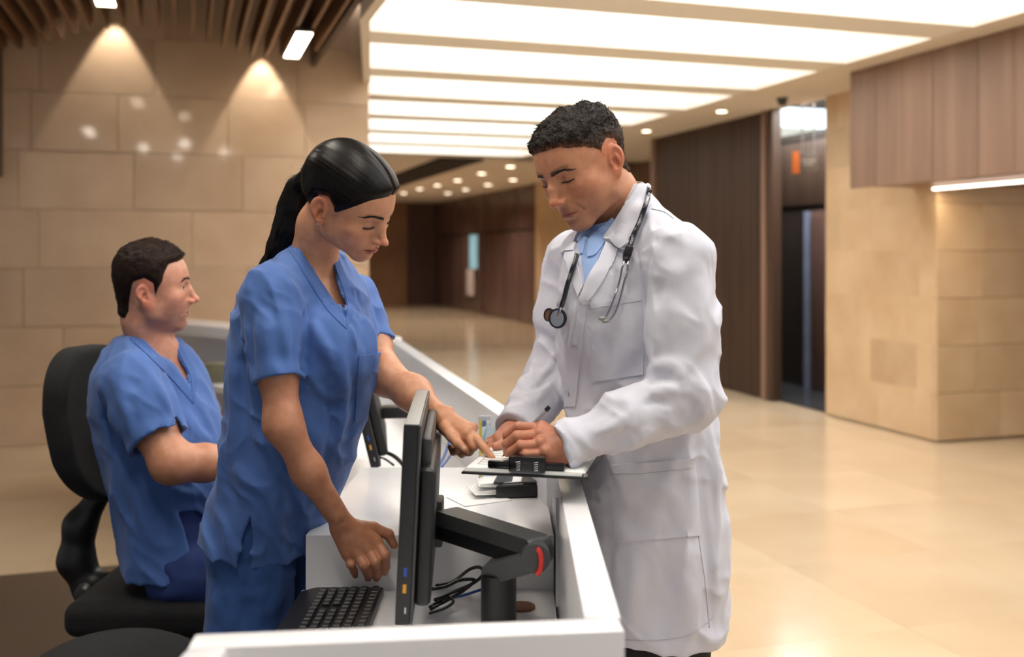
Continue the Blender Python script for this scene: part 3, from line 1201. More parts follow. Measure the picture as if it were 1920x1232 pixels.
def grad(f, p, e=0.002):
    g = np.zeros_like(p)
    for i in range(3):
        q = p.copy()
        q[:, i] += e
        r = p.copy()
        r[:, i] -= e
        g[:, i] = f(q) - f(r)
    return g / (np.linalg.norm(g, axis=1, keepdims=True) + 1e-9)


def surface(f, lo, hi, h, B=4):
    """surface nets on a sparse grid -> verts, quads"""
    lo = np.asarray(lo, float)
    hi = np.asarray(hi, float)
    nb = np.ceil((hi - lo) / (h * B)).astype(int)
    n = nb * B + 1
    cx = [lo[i] + (np.arange(nb[i]) + 0.5) * B * h for i in range(3)]
    C = np.stack(np.meshgrid(*cx, indexing='ij'), -1).reshape(-1, 3)
    dc = np.concatenate([f(C[i:i + 200000]) for i in range(0, len(C), 200000)]).reshape(nb)
    keep = np.abs(dc) < B * h * 0.87 * 1.35 + 0.006
    val = np.repeat(np.repeat(np.repeat(np.where(dc < 0, -1.0, 1.0).astype(f32), B, 0), B, 1), B, 2)
    val = np.pad(val, ((0, 1), (0, 1), (0, 1)), mode='edge')
    mk = np.repeat(np.repeat(np.repeat(keep, B, 0), B, 1), B, 2)
    mk = np.pad(mk, ((0, 1), (0, 1), (0, 1)), mode='edge')
    m2 = mk.copy()
    m2[1:] |= mk[:-1]
    mk = m2.copy()
    m2[:, 1:] |= mk[:, :-1]
    mk = m2.copy()
    m2[:, :, 1:] |= mk[:, :, :-1]
    idx = np.argwhere(m2)
    out = np.empty(len(idx), f32)
    for i in range(0, len(idx), 150000):
        out[i:i + 150000] = f(lo + idx[i:i + 150000] * h)
    val[idx[:, 0], idx[:, 1], idx[:, 2]] = out
    sg = val < 0
    cs = sum(sg[a:n[0] - 1 + a, b:n[1] - 1 + b, c:n[2] - 1 + c].astype(np.int8) for a in (0, 1) for b in (0, 1) for c in (0, 1))
    act = (cs > 0) & (cs < 8)
    ci = np.argwhere(act)
    vid = np.full(act.shape, -1, np.int64)
    vid[ci[:, 0], ci[:, 1], ci[:, 2]] = np.arange(len(ci))
    off = np.array([(a, b, c) for a in (0, 1) for b in (0, 1) for c in (0, 1)])
    cv = np.stack([val[ci[:, 0] + o[0], ci[:, 1] + o[1], ci[:, 2] + o[2]] for o in off], 1)
    acc = np.zeros((len(ci), 3))
    cnt = np.zeros(len(ci))
    for i in range(8):
        for j in range(i + 1, 8):
            if np.abs(off[i] - off[j]).sum() != 1:
                continue
            a, b = cv[:, i], cv[:, j]
            m = (a < 0) != (b < 0)
            t = np.where(m, a / np.where(m, a - b, 1), 0)
            acc[m] += (off[i] + (off[j] - off[i]) * t[m, None])
            cnt[m] += 1
    V = lo + (ci + acc / cnt[:, None]) * h
    Q = []
    ax = [(0, 1, 2), (1, 2, 0), (2, 0, 1)]
    for a, b, c in ax:
        s0 = [slice(None)] * 3
        s1 = [slice(None)] * 3
        s0[a] = slice(0, n[a] - 1)
        s1[a] = slice(1, n[a])
        ch = sg[tuple(s0)] != sg[tuple(s1)]
        e = np.argwhere(ch)
        ok = (e[:, b] > 0) & (e[:, c] > 0) & (e[:, b] < n[b] - 1) & (e[:, c] < n[c] - 1)
        e = e[ok]
        if not len(e):
            continue
        inside = sg[e[:, 0], e[:, 1], e[:, 2]]

        def g(db, dcc):
            q = e.copy()
            q[:, b] -= db
            q[:, c] -= dcc
            return vid[q[:, 0], q[:, 1], q[:, 2]]
        quad = np.stack([g(1, 1), g(0, 1), g(0, 0), g(1, 0)], 1)
        quad[~inside] = quad[~inside][:, ::-1]
        Q.append(quad)
    Q = np.concatenate(Q)
    Q = Q[(Q >= 0).all(1)]
    return V, Q


def np_mesh(name, V, Q, col=None, smooth=True):
    me = bpy.data.meshes.new(name)
    V = np.ascontiguousarray(V, dtype=f32)
    Q = np.ascontiguousarray(Q, dtype=np.int32)
    nv, nq = len(V), len(Q)
    k = Q.shape[1]
    me.vertices.add(nv)
    me.vertices.foreach_set('co', V.ravel())
    me.loops.add(nq * k)
    me.loops.foreach_set('vertex_index', Q.ravel())
    me.polygons.add(nq)
    me.polygons.foreach_set('loop_start', np.arange(0, nq * k, k, dtype=np.int32))
    me.update(calc_edges=True)
    if smooth:
        me.polygons.foreach_set('use_smooth', np.ones(nq, bool))
    if col is not None:
        ca = me.color_attributes.new('Col', 'FLOAT_COLOR', 'POINT')
        c4 = np.ones((nv, 4), f32)
        c4[:, :3] = col
        ca.data.foreach_set('color', c4.ravel())
    me.validate()
    return me


def merge(parts):
    Vs, Qs, Cs = [], [], []
    n = 0
    for V, Q, C in parts:
        Vs.append(V)
        Qs.append(Q + n)
        Cs.append(C)
        n += len(V)
    return np.concatenate(Vs), np.concatenate(Qs), np.concatenate(Cs)


def child(name, me, mat, parent, label=None):
    """me is in world space; parent sits at an unrotated location"""
    o = link(name, me, mat, parent)
    o.matrix_parent_inverse = Matrix.Translation(-parent_world(parent))
    if label:
        o['label'] = label
    return o


def parent_world(o):
    v = o.location.copy()
    if o.parent is not None:
        m = o.matrix_parent_inverse
        v = parent_world(o.parent) + m.to_translation() + v if False else Vector((0, 0, 0))
    return v


def strip(f, ca, cb, nu, nv, off, y0=1.3, under=0.004, extra=None):
    """cloth patch lying on field f between two pixel polylines; returns verts, quads (with turned-in edges)"""
    ca = np.array([(p[0], p[1]) for p in catmull2(ca, nu)])
    cb = np.array([(p[0], p[1]) for p in catmull2(cb, nu)])
    t = np.linspace(0, 1, nv)
    G = ca[:, None, :] * (1 - t)[None, :, None] + cb[:, None, :] * t[None, :, None]
    P = march(f, G[..., 0].ravel(), G[..., 1].ravel(), y0)
    P = keep_hits(f, P.reshape(nu, nv, 3)).reshape(-1, 3)
    N = grad(f, P)
    o = off
    if callable(off):
        uu, vv = np.meshgrid(np.linspace(0, 1, nu), t, indexing='ij')
        o = off(uu.ravel(), vv.ravel())[:, None]
    top = P + N * o
    low = P - N * under
    idx = np.arange(nu * nv).reshape(nu, nv)
    q = np.stack([idx[:-1, :-1], idx[1:, :-1], idx[1:, 1:], idx[:-1, 1:]], -1).reshape(-1, 4)
    V = [top]
    Q = [q]
    n0 = len(top)
    border = np.concatenate([idx[0, :], idx[1:, -1], idx[-1, -2::-1], idx[-2:0:-1, 0]])
    m = len(border)
    V.append(top[border])
    V.append(low[border])
    a = n0 + np.arange(m)
    b = n0 + m + np.arange(m)
    Q.append(np.stack([a, np.roll(a, -1), np.roll(b, -1), b], 1))
    return np.concatenate(V), np.concatenate(Q)


def keep_hits(f, P):
    """rays that slipped past the cloth's edge take the nearest point of their row that did land on it"""
    ok = (np.abs(f(P.reshape(-1, 3))) < .008).reshape(P.shape[:2])
    md = np.median(P[ok][:, 1]) if ok.any() else 2.0
    ok &= np.abs(P[..., 1] - md) < .22
    for i in range(P.shape[0]):
        g = np.where(ok[i])[0]
        if len(g) == 0:
            P[i] = P[i - 1] if i else P[i]
            continue
        for j in range(P.shape[1]):
            if not ok[i, j]:
                P[i, j] = P[i, g[np.argmin(np.abs(g - j))]]
    return P


def catmull2(pts, n):
    """n points evenly along a smooth 2-D polyline"""
    c = catmull([(p[0], p[1], 0) for p in pts], 12) if len(pts) > 2 else [Vector((p[0], p[1], 0)) for p in pts]
    c = np.array([(v.x, v.y) for v in c])
    s = np.concatenate([[0], np.cumsum(np.linalg.norm(np.diff(c, axis=0), axis=1))])
    t = np.linspace(0, s[-1], n)
    return np.stack([np.interp(t, s, c[:, 0]), np.interp(t, s, c[:, 1])], 1)


def on_surf(f, pxs, n=12, off=0.0, y0=1.3):
    c = catmull2(pxs, n)
    P = keep_hits(f, march(f, c[:, 0], c[:, 1], y0)[None])[0]
    if off:
        P = P + grad(f, P) * off
    return P


def tube_np(P, r, n=6):
    mb = MB()
    mb.tube([tuple(p) for p in P], r, n, 2)
    return mb


# ------------------------------------------------------------------ heads
def frame(side, psi, phi, rho):
    """axes (right, forward, up) of a head or chest turned to image left (-1) or right (+1)"""
    psi, phi, rho = map(math.radians, (psi, phi, rho))
    Fh = np.array([side * math.cos(psi), -math.sin(psi), 0.0])
    R = np.cross(Fh, [0, 0, 1.0])
    F = Fh * math.cos(phi) + np.array([0, 0, -math.sin(phi)])
    U = np.cross(R, F)
    near = -R if side < 0 else R
    near2 = near * math.cos(rho) + U * math.sin(rho)
    R2 = -near2 if side < 0 else near2
    U2 = np.cross(R2, F)
    return np.stack([R2, F, U2], 1)


class Head:
    """a head in its own frame: x right, y forward, z up, metres, origin midway at eye level"""

    def __init__(s, M, O, sc=1.0, **k):
        s.M = np.asarray(M, float)
        s.O = np.asarray(O, float)
        s.sc = sc
        s.k = dict(jawx=.050, chinz=-.100, chiny=.076, nose=1.0, brow=1.0, lip=1.0, cheek=1.0, lid='down', width=1.0, earx=.073, crown=.087, clen=.100, low=1.0, fill=1.0, ear=1.0, lipw=1.0, bridge=1.0, naso=0)
        s.k.update(k)
        s.neck = None

    def loc(s, p):
        return ((np.asarray(p, float) - s.O) @ s.M / s.sc).astype(f32)

    def wld(s, q):
        return s.O + (np.asarray(q, float) * s.sc) @ s.M.T

    def skull(s, q):
        """face and cranium without ears, local coordinates"""
        k = s.k
        q = q / np.array([k['width'], 1, 1], f32)
        q[:, 2] = np.where(q[:, 2] < 0, q[:, 2] / k['low'], q[:, 2])
        m = q.copy()
        m[:, 0] = np.abs(m[:, 0])
        d = ell(q, (0, -.014 + (.100 - k['clen']), .030), (.0755, k['clen'], k['crown']))
        d = smin(d, ell(q, (0, .028, .022), (.061, .063, .056)), .03)
        d = smin(d, ell(q, (0, .026, -.028), (.057, .058, .072)), .03)
        d = smin(d, chain(m, [(k['jawx'], -.004, -.040), (k['jawx'] - .005, .012, -.068), (.012, k['chiny'] - .008, k['chinz'] + .002)], (.018, .017, .0165), .01), .022)
        d = smin(d, ell(q, (0, k['chiny'], k['chinz']), (.019, .015, .014)), .018)
        d = smin(d, ell(m, (.041, .057, -.027), (.021 * k['cheek'], .021 * k['cheek'], .018)), .028)
        d = smin(d, ell(m, (.033, .036, -.056), (.026 * k['fill'], .034 * k['fill'], .032)), .022)
        d = smin(d, cap(m, (.008, .0815, .0155), (.040, .066, .0145), .0105 * k['brow'], .0095 * k['brow']), .016)
        # sockets and closed or half-closed lids
        d = smax(d, -ell(m, (.0315, .096, -.0015), (.0165, .014, .0095)), .011)
        d = smin(d, ell(m, (.0315, .0735, -.0025), (.0145, .0135, .0125)), .0035)
        if k['lid'] == 'open':
            d = smax(d, -ell(m, (.0345, .0840, -.0018), (.0145, .0105, .0034)), .0015)
        else:
            # margin of the lowered upper lid
            d = smax(d, -chain(m, [(.0190, .0870, .0015), (.0270, .0920, .0040), (.036, .0905, .0040), (.046, .0800, .0010)], (.0007, .0011, .0011, .0007), .001), .0015)
            d = smax(d, -chain(m, [(.0195, .0845, -.0060), (.0270, .0892, -.0082), (.036, .0885, -.0085), (.0455, .0800, -.0068)], (.0012, .0018, .0018, .001), .001), .0015)
        # nose
        d = smin(d, ell(q, (0, .0805, -.020), (.0185, .0185, .034)), .010)
        nz = k['nose']
        n = chain(q, [(0, .0845, .006), (0, .0955 + .004 * (nz - 1) + .004 * (k['bridge'] - 1) * 10, -.012), (0, .110 * 1.0 + .006 * (nz - 1), -.0345)], (.0068, .0080, .0098 * nz), .006)
        n = smin(n, ell(q, (0, .1125 + .006 * (nz - 1), -.0375), (.0100 * nz, .0110, .0090 * nz)), .006)
        n = smin(n, ell(m, (.0120 * nz, .1005, -.0415), (.0072 * nz, .0105, .0072 * nz)), .005)
        d = smin(d, n, .010)
        d = smax(d, -ell(m, (.0058, .1045, -.0495), (.0028, .0050, .0030)), .0025)
        # mouth
        d = smin(d, ell(q, (0, .074, -.067), (.031, .023, .025)), .020)
        lp = k['lip']
        d = smin(d, chain(m, [(0, .0945, -.0650), (.010, .0930, -.0645), (.021, .0850, -.0685)], (.0044 * lp, .0046 * lp, .0024), .003), .0045)
        d = smin(d, chain(m, [(0, .0945, -.0745), (.010, .0925, -.0740), (.020, .0850, -.0705)], (.0056 * lp, .0052 * lp, .0024), .003), .0045)
        d = smax(d, -chain(m, [(0, .1010, -.0697), (.010, .0990, -.0695), (.0225 * k['lipw'], .0895, -.0705), (.0255 * k['lipw'], .0860, -.0720)], (.0013, .0014, .0016, .0012), .001), .0022)
        d = smax(d, -cap(q, (0, .1010, -.0535), (0, .1005, -.0610), .0022, .0026), .004)
        d = smax(d, -ell(q, (0, .0985, -.0865), (.016, .007, .0045)), .008)
        if k['naso']:
            d = smax(d, -chain(m, [(.0190, .0975, -.0440), (.0270, .0900, -.0560), (.0320, .0800, -.0700)], (.0006, .0013, .0006), .002), .007)
        return d * s.sc

    def ears(s, q):
        x = np.abs(q[:, 0])
        a0 = .30
        es = s.k['ear']
        px, py, pz = (x - s.k['earx']) / es, (q[:, 1] + .012) / es, (q[:, 2] + .016) / es
        # ear frame: c outward, a forward, b up (leaning back)
        c = px * math.cos(a0) + py * math.sin(a0) * 1.0
        a = -px * math.sin(a0) + py * math.cos(a0)
        t = .18
        b = pz * math.cos(t) - a * math.sin(t)
        a = a * math.cos(t) + pz * math.sin(t)
        e = np.stack([a, b, c], 1).astype(f32)
        d = ell(e, (-.003, .006, .004), (.0185, .0255, .0075))
        d = smin(d, ell(e, (.002, -.020, .003), (.0105, .0135, .0055)), .006)
        # hollow inside the rim, leaving helix, antihelix and tragus
        d = smax(d, -ell(e, (-.0015, .0085, .0130), (.0135, .0190, .0085)), .002)
        d = smax(d, -ell(e, (.0030, -.005, .0095), (.0085, .0120, .0125)), .002)
        d = smin(d, cap(e, (-.009, -.004, .0060), (-.0035, .010, .0055), .0026, .0022), .0035)
        d = smin(d, ell(e, (.0105, -.006, .005), (.0035, .0060, .0050)), .004)
        return d * s.sc * es

    def full(s, p):
        q = s.loc(p)
        return smin(s.skull(q), s.ears(q), .006 * s.sc)

    def colour(s, p, base, lips, stub=0.0, blush=0.3, browc=None, brow_s=0.0):
        q = s.loc(p)
        m = q.copy()
        m[:, 0] = np.abs(m[:, 0])
        q[:, 2] = np.where(q[:, 2] < 0, q[:, 2] / s.k['low'], q[:, 2])
        m[:, 2] = q[:, 2]
        c = np.tile(np.asarray(lin(base)[:3], f32), (len(p), 1))

        def mixin(w, rgb):
            nonlocal c
            w = w[:, None]
            c = c * (1 - w) + np.asarray(lin(rgb)[:3], f32) * w
        red = tuple(np.array(base) * np.array((1.04, .80, .76)))
        bl = np.exp(-(((m[:, 0] - .046) / .022) ** 2 + ((q[:, 2] + .036) / .022) ** 2)) * (q[:, 1] > .02)
        mixin(blush * bl, red)
        mixin(.45 * np.exp(-((q[:, 1] - .115) / .012) ** 2 - ((q[:, 2] + .04) / .012) ** 2), red)
        ear = sstep(.002, .008, m[:, 0] - s.k['earx'] + .004) * (np.abs(q[:, 1] + .012) < .03) * (np.abs(q[:, 2] + .016) < .04)
        mixin(.5 * ear, red)
        if stub:
            st = sstep(-.035, -.055, q[:, 2]) * sstep(-.02, .02, q[:, 1]) * sstep(-.135, -.11, q[:, 2])
            st = np.maximum(st, np.exp(-((q[:, 2] + .056) / .006) ** 2) * (q[:, 1] > .08) * (m[:, 0] < .028))
            mixin(stub * st, tuple(np.array(base) * np.array((.62, .60, .64))))
        zl = -.0697 - .0012 * (m[:, 0] / .02)
        hw = np.interp(m[:, 0], (0, .008, .016, .0235), (1, 1.05, .75, .0)) * s.k['lip']
        up = (q[:, 2] < zl + .0062 * hw) & (q[:, 2] > zl - .0085 * hw) & (q[:, 1] > .075)
        dist = np.minimum(zl + .0062 * hw - q[:, 2], q[:, 2] - zl + .0085 * hw)
        mixin(np.where(up, np.clip(dist / .0015, 0, 1), 0) * .85, lips)
        mixin(np.exp(-((q[:, 2] - zl) / .0012) ** 2) * (q[:, 1] > .078) * (m[:, 0] < .024) * .7, tuple(np.array(lips) * .45))
        # lids a touch darker, as skin there is
        ld = np.exp(-(((m[:, 0] - .0315) / .015) ** 2 + ((q[:, 2] + .002) / .009) ** 2)) * (q[:, 1] > .06)
        mixin(.30 * ld, tuple(np.array(base) * np.array((.72, .62, .58))))
        sl_ = np.exp(-((q[:, 2] + .0086) / .0022) ** 2) * sstep(.016, .022, m[:, 0]) * sstep(.050, .044, m[:, 0]) * (q[:, 1] > .06)
        if s.k['lid'] == 'down':
            mixin(.55 * sl_, tuple(np.array(base) * np.array((.42, .34, .30))))  # soft shade under the lowered lid, painted into the skin colour
        if browc is not None:
            zb = .0185 + .004 * np.sin(np.clip((m[:, 0] - .012) / .036, 0, 1) * 2.2) - .10 * np.clip(m[:, 0] - .038, 0, 1)
            bw = np.exp(-((q[:, 2] - zb) / .0036) ** 2) * sstep(.009, .013, m[:, 0]) * sstep(.053, .046, m[:, 0]) * (q[:, 1] > .03)
            mixin(bw * brow_s, browc)
        return c


def poly_sd_yz(q, poly):
    return -poly_sd(q[:, 1].astype(float), q[:, 2].astype(float), poly).astype(f32)


def strands(V, N, flow, n, length, rad, seed, lift=0.25, jitter=0.25):
    """thin tapered hairs lying along 'flow' on points V with normals N"""
    rng = np.random.default_rng(seed)
    i = rng.choice(len(V), n, replace=len(V) < n)
    P, Nn = V[i], N[i]
    T = flow[i] + rng.normal(size=(n, 3)) * jitter
    T = T - (T * Nn).sum(1, keepdims=True) * Nn
    T /= np.linalg.norm(T, axis=1, keepdims=True) + 1e-9
    Bn = np.cross(Nn, T)
    L = length * rng.uniform(.6, 1.2, (n, 1))
    r = rad * rng.uniform(.7, 1.2, (n, 1))
    vs = []
    for sfrac, w in ((0, 1.0), (.5, .8)):
        c = P - Nn * .002 + T * L * sfrac + Nn * (L * lift * sfrac ** 1.0 + .002 * (sfrac > 0))
        for k in range(3):
            a = 2 * math.pi * k / 3
            vs.append(c + (Bn * math.cos(a) + Nn * math.sin(a)) * r * w)
    vs.append(P + T * L + Nn * L * lift * .7)
    V2 = np.stack(vs, 1).reshape(-1, 3)
    b = np.arange(n) * 7
    tri = []
    for k in range(3):
        k2 = (k + 1) % 3
        tri.append(np.stack([b + k, b + k2, b + 3 + k2], 1))
        tri.append(np.stack([b + k, b + 3 + k2, b + 3 + k], 1))
        tri.append(np.stack([b + 3 + k, b + 3 + k2, b + 6], 1))
    return V2, np.concatenate(tri)


def vnormals(f, V):
    return grad(f, np.asarray(V, float), 0.0015)


def hand_field(F, wrist, wr, mcps, fingers, thumb, fr=.0088, k=.010, palm_r=.0135):
    """palm as a fan of capsules from wrist to knuckles, fingers as tapering chains"""
    pal = []
    for m in mcps:
        pal.append((wrist, m))
    F.u(lambda p: _palm(p, wrist, wr, mcps, palm_r), .012)
    for j, fg in enumerate(fingers):
        s_ = (1.0, 1.05, 1.0, .86)[j] if len(fingers) == 4 else 1.0
        rad = [fr * 1.12 * s_, fr * 1.06 * s_, fr * .93 * s_, fr * .74 * s_][:len(fg)]
        F.u((lambda P, R_: (lambda p: chain(p, P, R_, .003)))(fg, rad), .0035)
    if thumb is not None:
        rad = [fr * 1.55, fr * 1.25, fr * 1.10, fr * .82][-len(thumb):]
        F.u((lambda P, R_: (lambda p: chain(p, P, R_, .004)))(thumb, rad), .006)


def _palm(p, wrist, wr, mcps, pr):
    d = None
    n = len(mcps)
    for i, m in enumerate(mcps):
        w = np.asarray(wrist) + (np.asarray(m) - np.mean(mcps, axis=0)) * 0.45
        e = cap(p, w, m, wr * .62, pr * (1 - .10 * (i == n - 1)))
        d = e if d is None else smin(d, e, .010)
    return d


def loft(p, zs, cx, cy, a, b, ang, n=2.3, top=None, bot=None):
    """tapering body section: ellipse-like slices stacked in z; ang = heading of half-width axis a"""
    z = p[:, 2]
    X = np.interp(z, zs, cx)
    Y = np.interp(z, zs, cy)
    A = np.interp(z, zs, a)
    Bq = np.interp(z, zs, b)
    g = np.interp(z, zs, ang)
    dx, dy = p[:, 0] - X, p[:, 1] - Y
    c, s_ = np.cos(g), np.sin(g)
    u_ = np.abs(dx * c + dy * s_) / A
    v_ = np.abs(-dx * s_ + dy * c) / Bq
    r = (u_ ** n + v_ ** n + 1e-12) ** (1 / n)
    rad = np.sqrt(dx * dx + dy * dy) + 1e-9
    d = (r - 1) * np.where(r > 1e-3, rad / np.maximum(r, 1e-3), np.minimum(A, Bq)) * .92
    d = np.where(r < .3, -np.minimum(A, Bq) * (1 - r), d)
    zt = zs[-1] if zs[-1] > zs[0] else zs[0]
    zb = zs[0] if zs[-1] > zs[0] else zs[-1]
    d = smax(d, (z - zt).astype(f32), .03 if top is None else top)
    d = smax(d, (zb - z).astype(f32), .004 if bot is None else bot)
    return d.astype(f32)


def lofter(rows, ang_deg, n=2.3, top=None, bot=None, smooth=True):
    """rows: (py, px_center, Y, a, b[, dang]) from top to bottom, in pixels at distance Y"""
    zs, cx, cy, a, b, g = [], [], [], [], [], []
    for r in rows:
        q = at(r[1], r[0], r[2])
        zs.append(q[2]); cx.append(q[0]); cy.append(q[1]); a.append(r[3]); b.append(r[4])
        g.append(math.radians(ang_deg + (r[5] if len(r) > 5 else 0)))
    o = np.argsort(zs)
    zs, cx, cy, a, b, g = [np.array(v)[o] for v in (zs, cx, cy, a, b, g)]
    if smooth:
        zz = np.linspace(zs[0], zs[-1], 120)

        def sm(v):
            w_ = np.interp(zz, zs, v)
            kx = np.ones(15) / 15
            return np.convolve(np.pad(w_, 7, mode='edge'), kx, 'valid')
        cx, cy, a, b, g = [sm(v) for v in (cx, cy, a, b, g)]
        zs = zz
    return lambda p: loft(p, zs, cx, cy, a, b, g, n, top, bot)


def wrinkle(p, k, ax=(1.0, 1.0, 1.0), amp=.004, sharp=2.0):
    """crisp cloth wrinkles: ridged noise stretched along one direction"""
    q = p.astype(f32) * np.asarray(ax, f32) * k
    w_ = vnoise(q * .6 + 9.0)
    n_ = vnoise(q + (w_ * 1.2)[:, None])
    r = 1 - np.abs(2 * n_ - 1)
    return ((r ** sharp) * (.35 + w_) * amp).astype(f32)


def frustum(poly, ya, yb):
    """solid seen as a pixel polygon between two distances (used to cut clean garment openings)"""
    def fn(p):
        x, y = pix(p)
        d = poly_sd(x, y, poly) * p[:, 1] / F_PX
        return np.maximum(np.maximum(d, ya - p[:, 1]), p[:, 1] - yb).astype(f32)
    return fn
# ------------------------------------------------------------------ figures
def skinmat(name):
    return pm(name, (255, 255, 255), (236, 228, 224), 55.0, 0.42, 0.10, 500, attr='Col', sss=0.12, spec=0.4)


M_scrub = pm('blue_scrub_cotton', (72, 108, 174), (66, 101, 166), 9.0, 0.78, 0.12, 500, sheen=0.12)
M_scrub_edge = pm('blue_scrub_hem', (66, 101, 166), (61, 95, 158), 9.0, 0.8, 0.12, 500)
M_pants = pm('blue_scrub_trousers', (52, 92, 156), (46, 84, 146), 9.0, 0.8, 0.15, 500, sheen=0.1)
M_navy = pm('navy_scrub_trousers', (38, 60, 120), (32, 52, 108), 9.0, 0.8, 0.15, 500)
M_coat = pm('white_coat_cotton', (204, 205, 216), (198, 199, 211), 7.0, 0.8, 0.10, 450, sheen=0.08)
M_coat_seam = pm('white_coat_stitching', (190, 189, 197), rough=0.8)
M_shirt = pm('light_blue_shirt', (142, 170, 214), (132, 160, 206), 20.0, 0.75, 0.1, 600)
M_trs = pm('black_trousers', (24, 24, 30), (20, 20, 25), 20.0, 0.85)
M_hair_d = pm('short_black_hair', (40, 36, 34), (24, 21, 20), 90.0, 0.62, 0.2, 260, attr='Col', spec=0.22)
M_hair_w = pm('long_black_hair', (18, 15, 14), (10, 8, 8), 60.0, 0.36, 0.03, 300, attr='Col', spec=0.15)
M_hair_s = pm('short_brown_hair', (38, 28, 22), (24, 18, 14), 90.0, 0.62, 0.2, 260, attr='Col', spec=0.22)
M_brow = pm('brow_hair', (52, 39, 32), (40, 30, 25), 90.0, 0.6)
M_lash = pm('lash', (26, 18, 15), rough=0.6)
M_eye = pm('eye_white', (226, 220, 214), rough=0.15)
M_iris = pm('eye_iris', (50, 34, 24), rough=0.1)
M_shoe = pm('dark_shoe', (40, 40, 44), rough=0.5)


class Fig:
    def __init__(s, base):
        s.base = np.asarray(base, float)
        s.root = None

    def add(s, name, V, Q, mat, parent=None, col=None, label=None, sharp=None):
        me = np_mesh(name, V - s.base, Q, col)
        if sharp:
            me.set_sharp_from_angle(angle=math.radians(sharp))
        o = link(name, me, mat, parent if parent is not None else s.root)
        if s.root is None:
            s.root = o
            o.location = s.base
        if label:
            o['label'] = label
        return o

    def mb(s, name, mb, mat, parent=None, label=None, smooth=40):
        for v in mb.bm.verts:
            v.co -= Vector(s.base)
        o = mb.build(name, mat, parent if parent is not None else s.root, smooth)
        if label:
            o['label'] = label
        return o


def bounds(pts, pad):
    P = np.array(pts)
    return P.min(0) - pad, P.max(0) + pad


def proj_face(hd, pts, off=.0004):
    """drop local points onto the face along its forward axis; returns world points"""
    q = np.array(pts, float)
    q[:, 1] = .13
    for _ in range(60):
        q[:, 1] -= np.clip(hd.skull(q.astype(f32)) / hd.sc, -.01, .01) * .7
    q[:, 1] += off
    return hd.wld(q)


def brows_lashes(fig, hd, brow_mat, n=90, seed=1, thick=.0038, lash=True, arch=.0045, blen=.0085, lash_len=.004, bz=.0175):
    lw_ = hd.k['low']
    rng = np.random.default_rng(seed)
    for sd in (-1, 1):
        t = rng.uniform(0, 1, n)
        x = .011 + .040 * t
        z = bz + arch * np.sin(np.clip(t * 1.25, 0, 1) * 2.2) - .006 * np.clip(t - .7, 0, 1) / .3
        wd = thick * (1 - .65 * t)
        z = z + rng.uniform(-1, 1, n) * wd
        a = proj_face(hd, np.stack([sd * x, x * 0, z], 1), .0002)
        dx, dz = blen, .0035 * (1 - 1.6 * t)
        b = proj_face(hd, np.stack([sd * (x + dx), x * 0, z + dz * 1.0], 1), .0012)
        V, T = [], []
        fw = hd.M[:, 1]
        up = hd.M[:, 2]
        for k in range(n):
            r = .00055
            i0 = len(V)
            V += [a[k] + up * r, a[k] - up * r * .6 + fw * r, a[k] - up * r, b[k]]
            T += [(i0, i0 + 1, i0 + 3), (i0 + 1, i0 + 2, i0 + 3), (i0 + 2, i0, i0 + 3)]
        fig.add('eyebrow', np.array(V), np.array(T), brow_mat)['kind'] = 'stuff'
        if lash:
            L_ = proj_face(hd, [(sd * .0185, 0, -.0062 * lw_), (sd * .0250, 0, -.0076 * lw_), (sd * .0320, 0, -.0083 * lw_), (sd * .0390, 0, -.0082 * lw_), (sd * .0475, 0, -.0070 * lw_)], .0004)
            el_ = fig.mb('eyelashes', tube_np(L_, [.0005, .0010, .0012, .0013, .0008], 6), M_lash)
            if lash_len:
                t_ = np.linspace(.12, 1, 34)
                ii = np.linspace(0, 1, len(L_))
                B0 = np.stack([np.interp(t_, ii, L_[:, c_]) for c_ in range(3)], 1)
                dr_ = hd.M[:, 1] * .75 - hd.M[:, 2] * .45
                V, T = [], []
                for k in range(len(t_)):
                    tip_ = B0[k] + (dr_ + hd.M[:, 0] * sd * (.1 + .5 * t_[k])) * lash_len * (.6 + .5 * t_[k])
                    i0 = len(V)
                    u1 = hd.M[:, 0] * .0004
                    u2 = hd.M[:, 2] * .0004
                    V += [B0[k] + u1, B0[k] - u1, B0[k] + u2, tip_]
                    T += [(i0, i0 + 1, i0 + 3), (i0 + 1, i0 + 2, i0 + 3), (i0 + 2, i0, i0 + 3)]
                fig.add('lash_hairs', np.array(V), np.array(T), M_lash, el_)['kind'] = 'stuff'


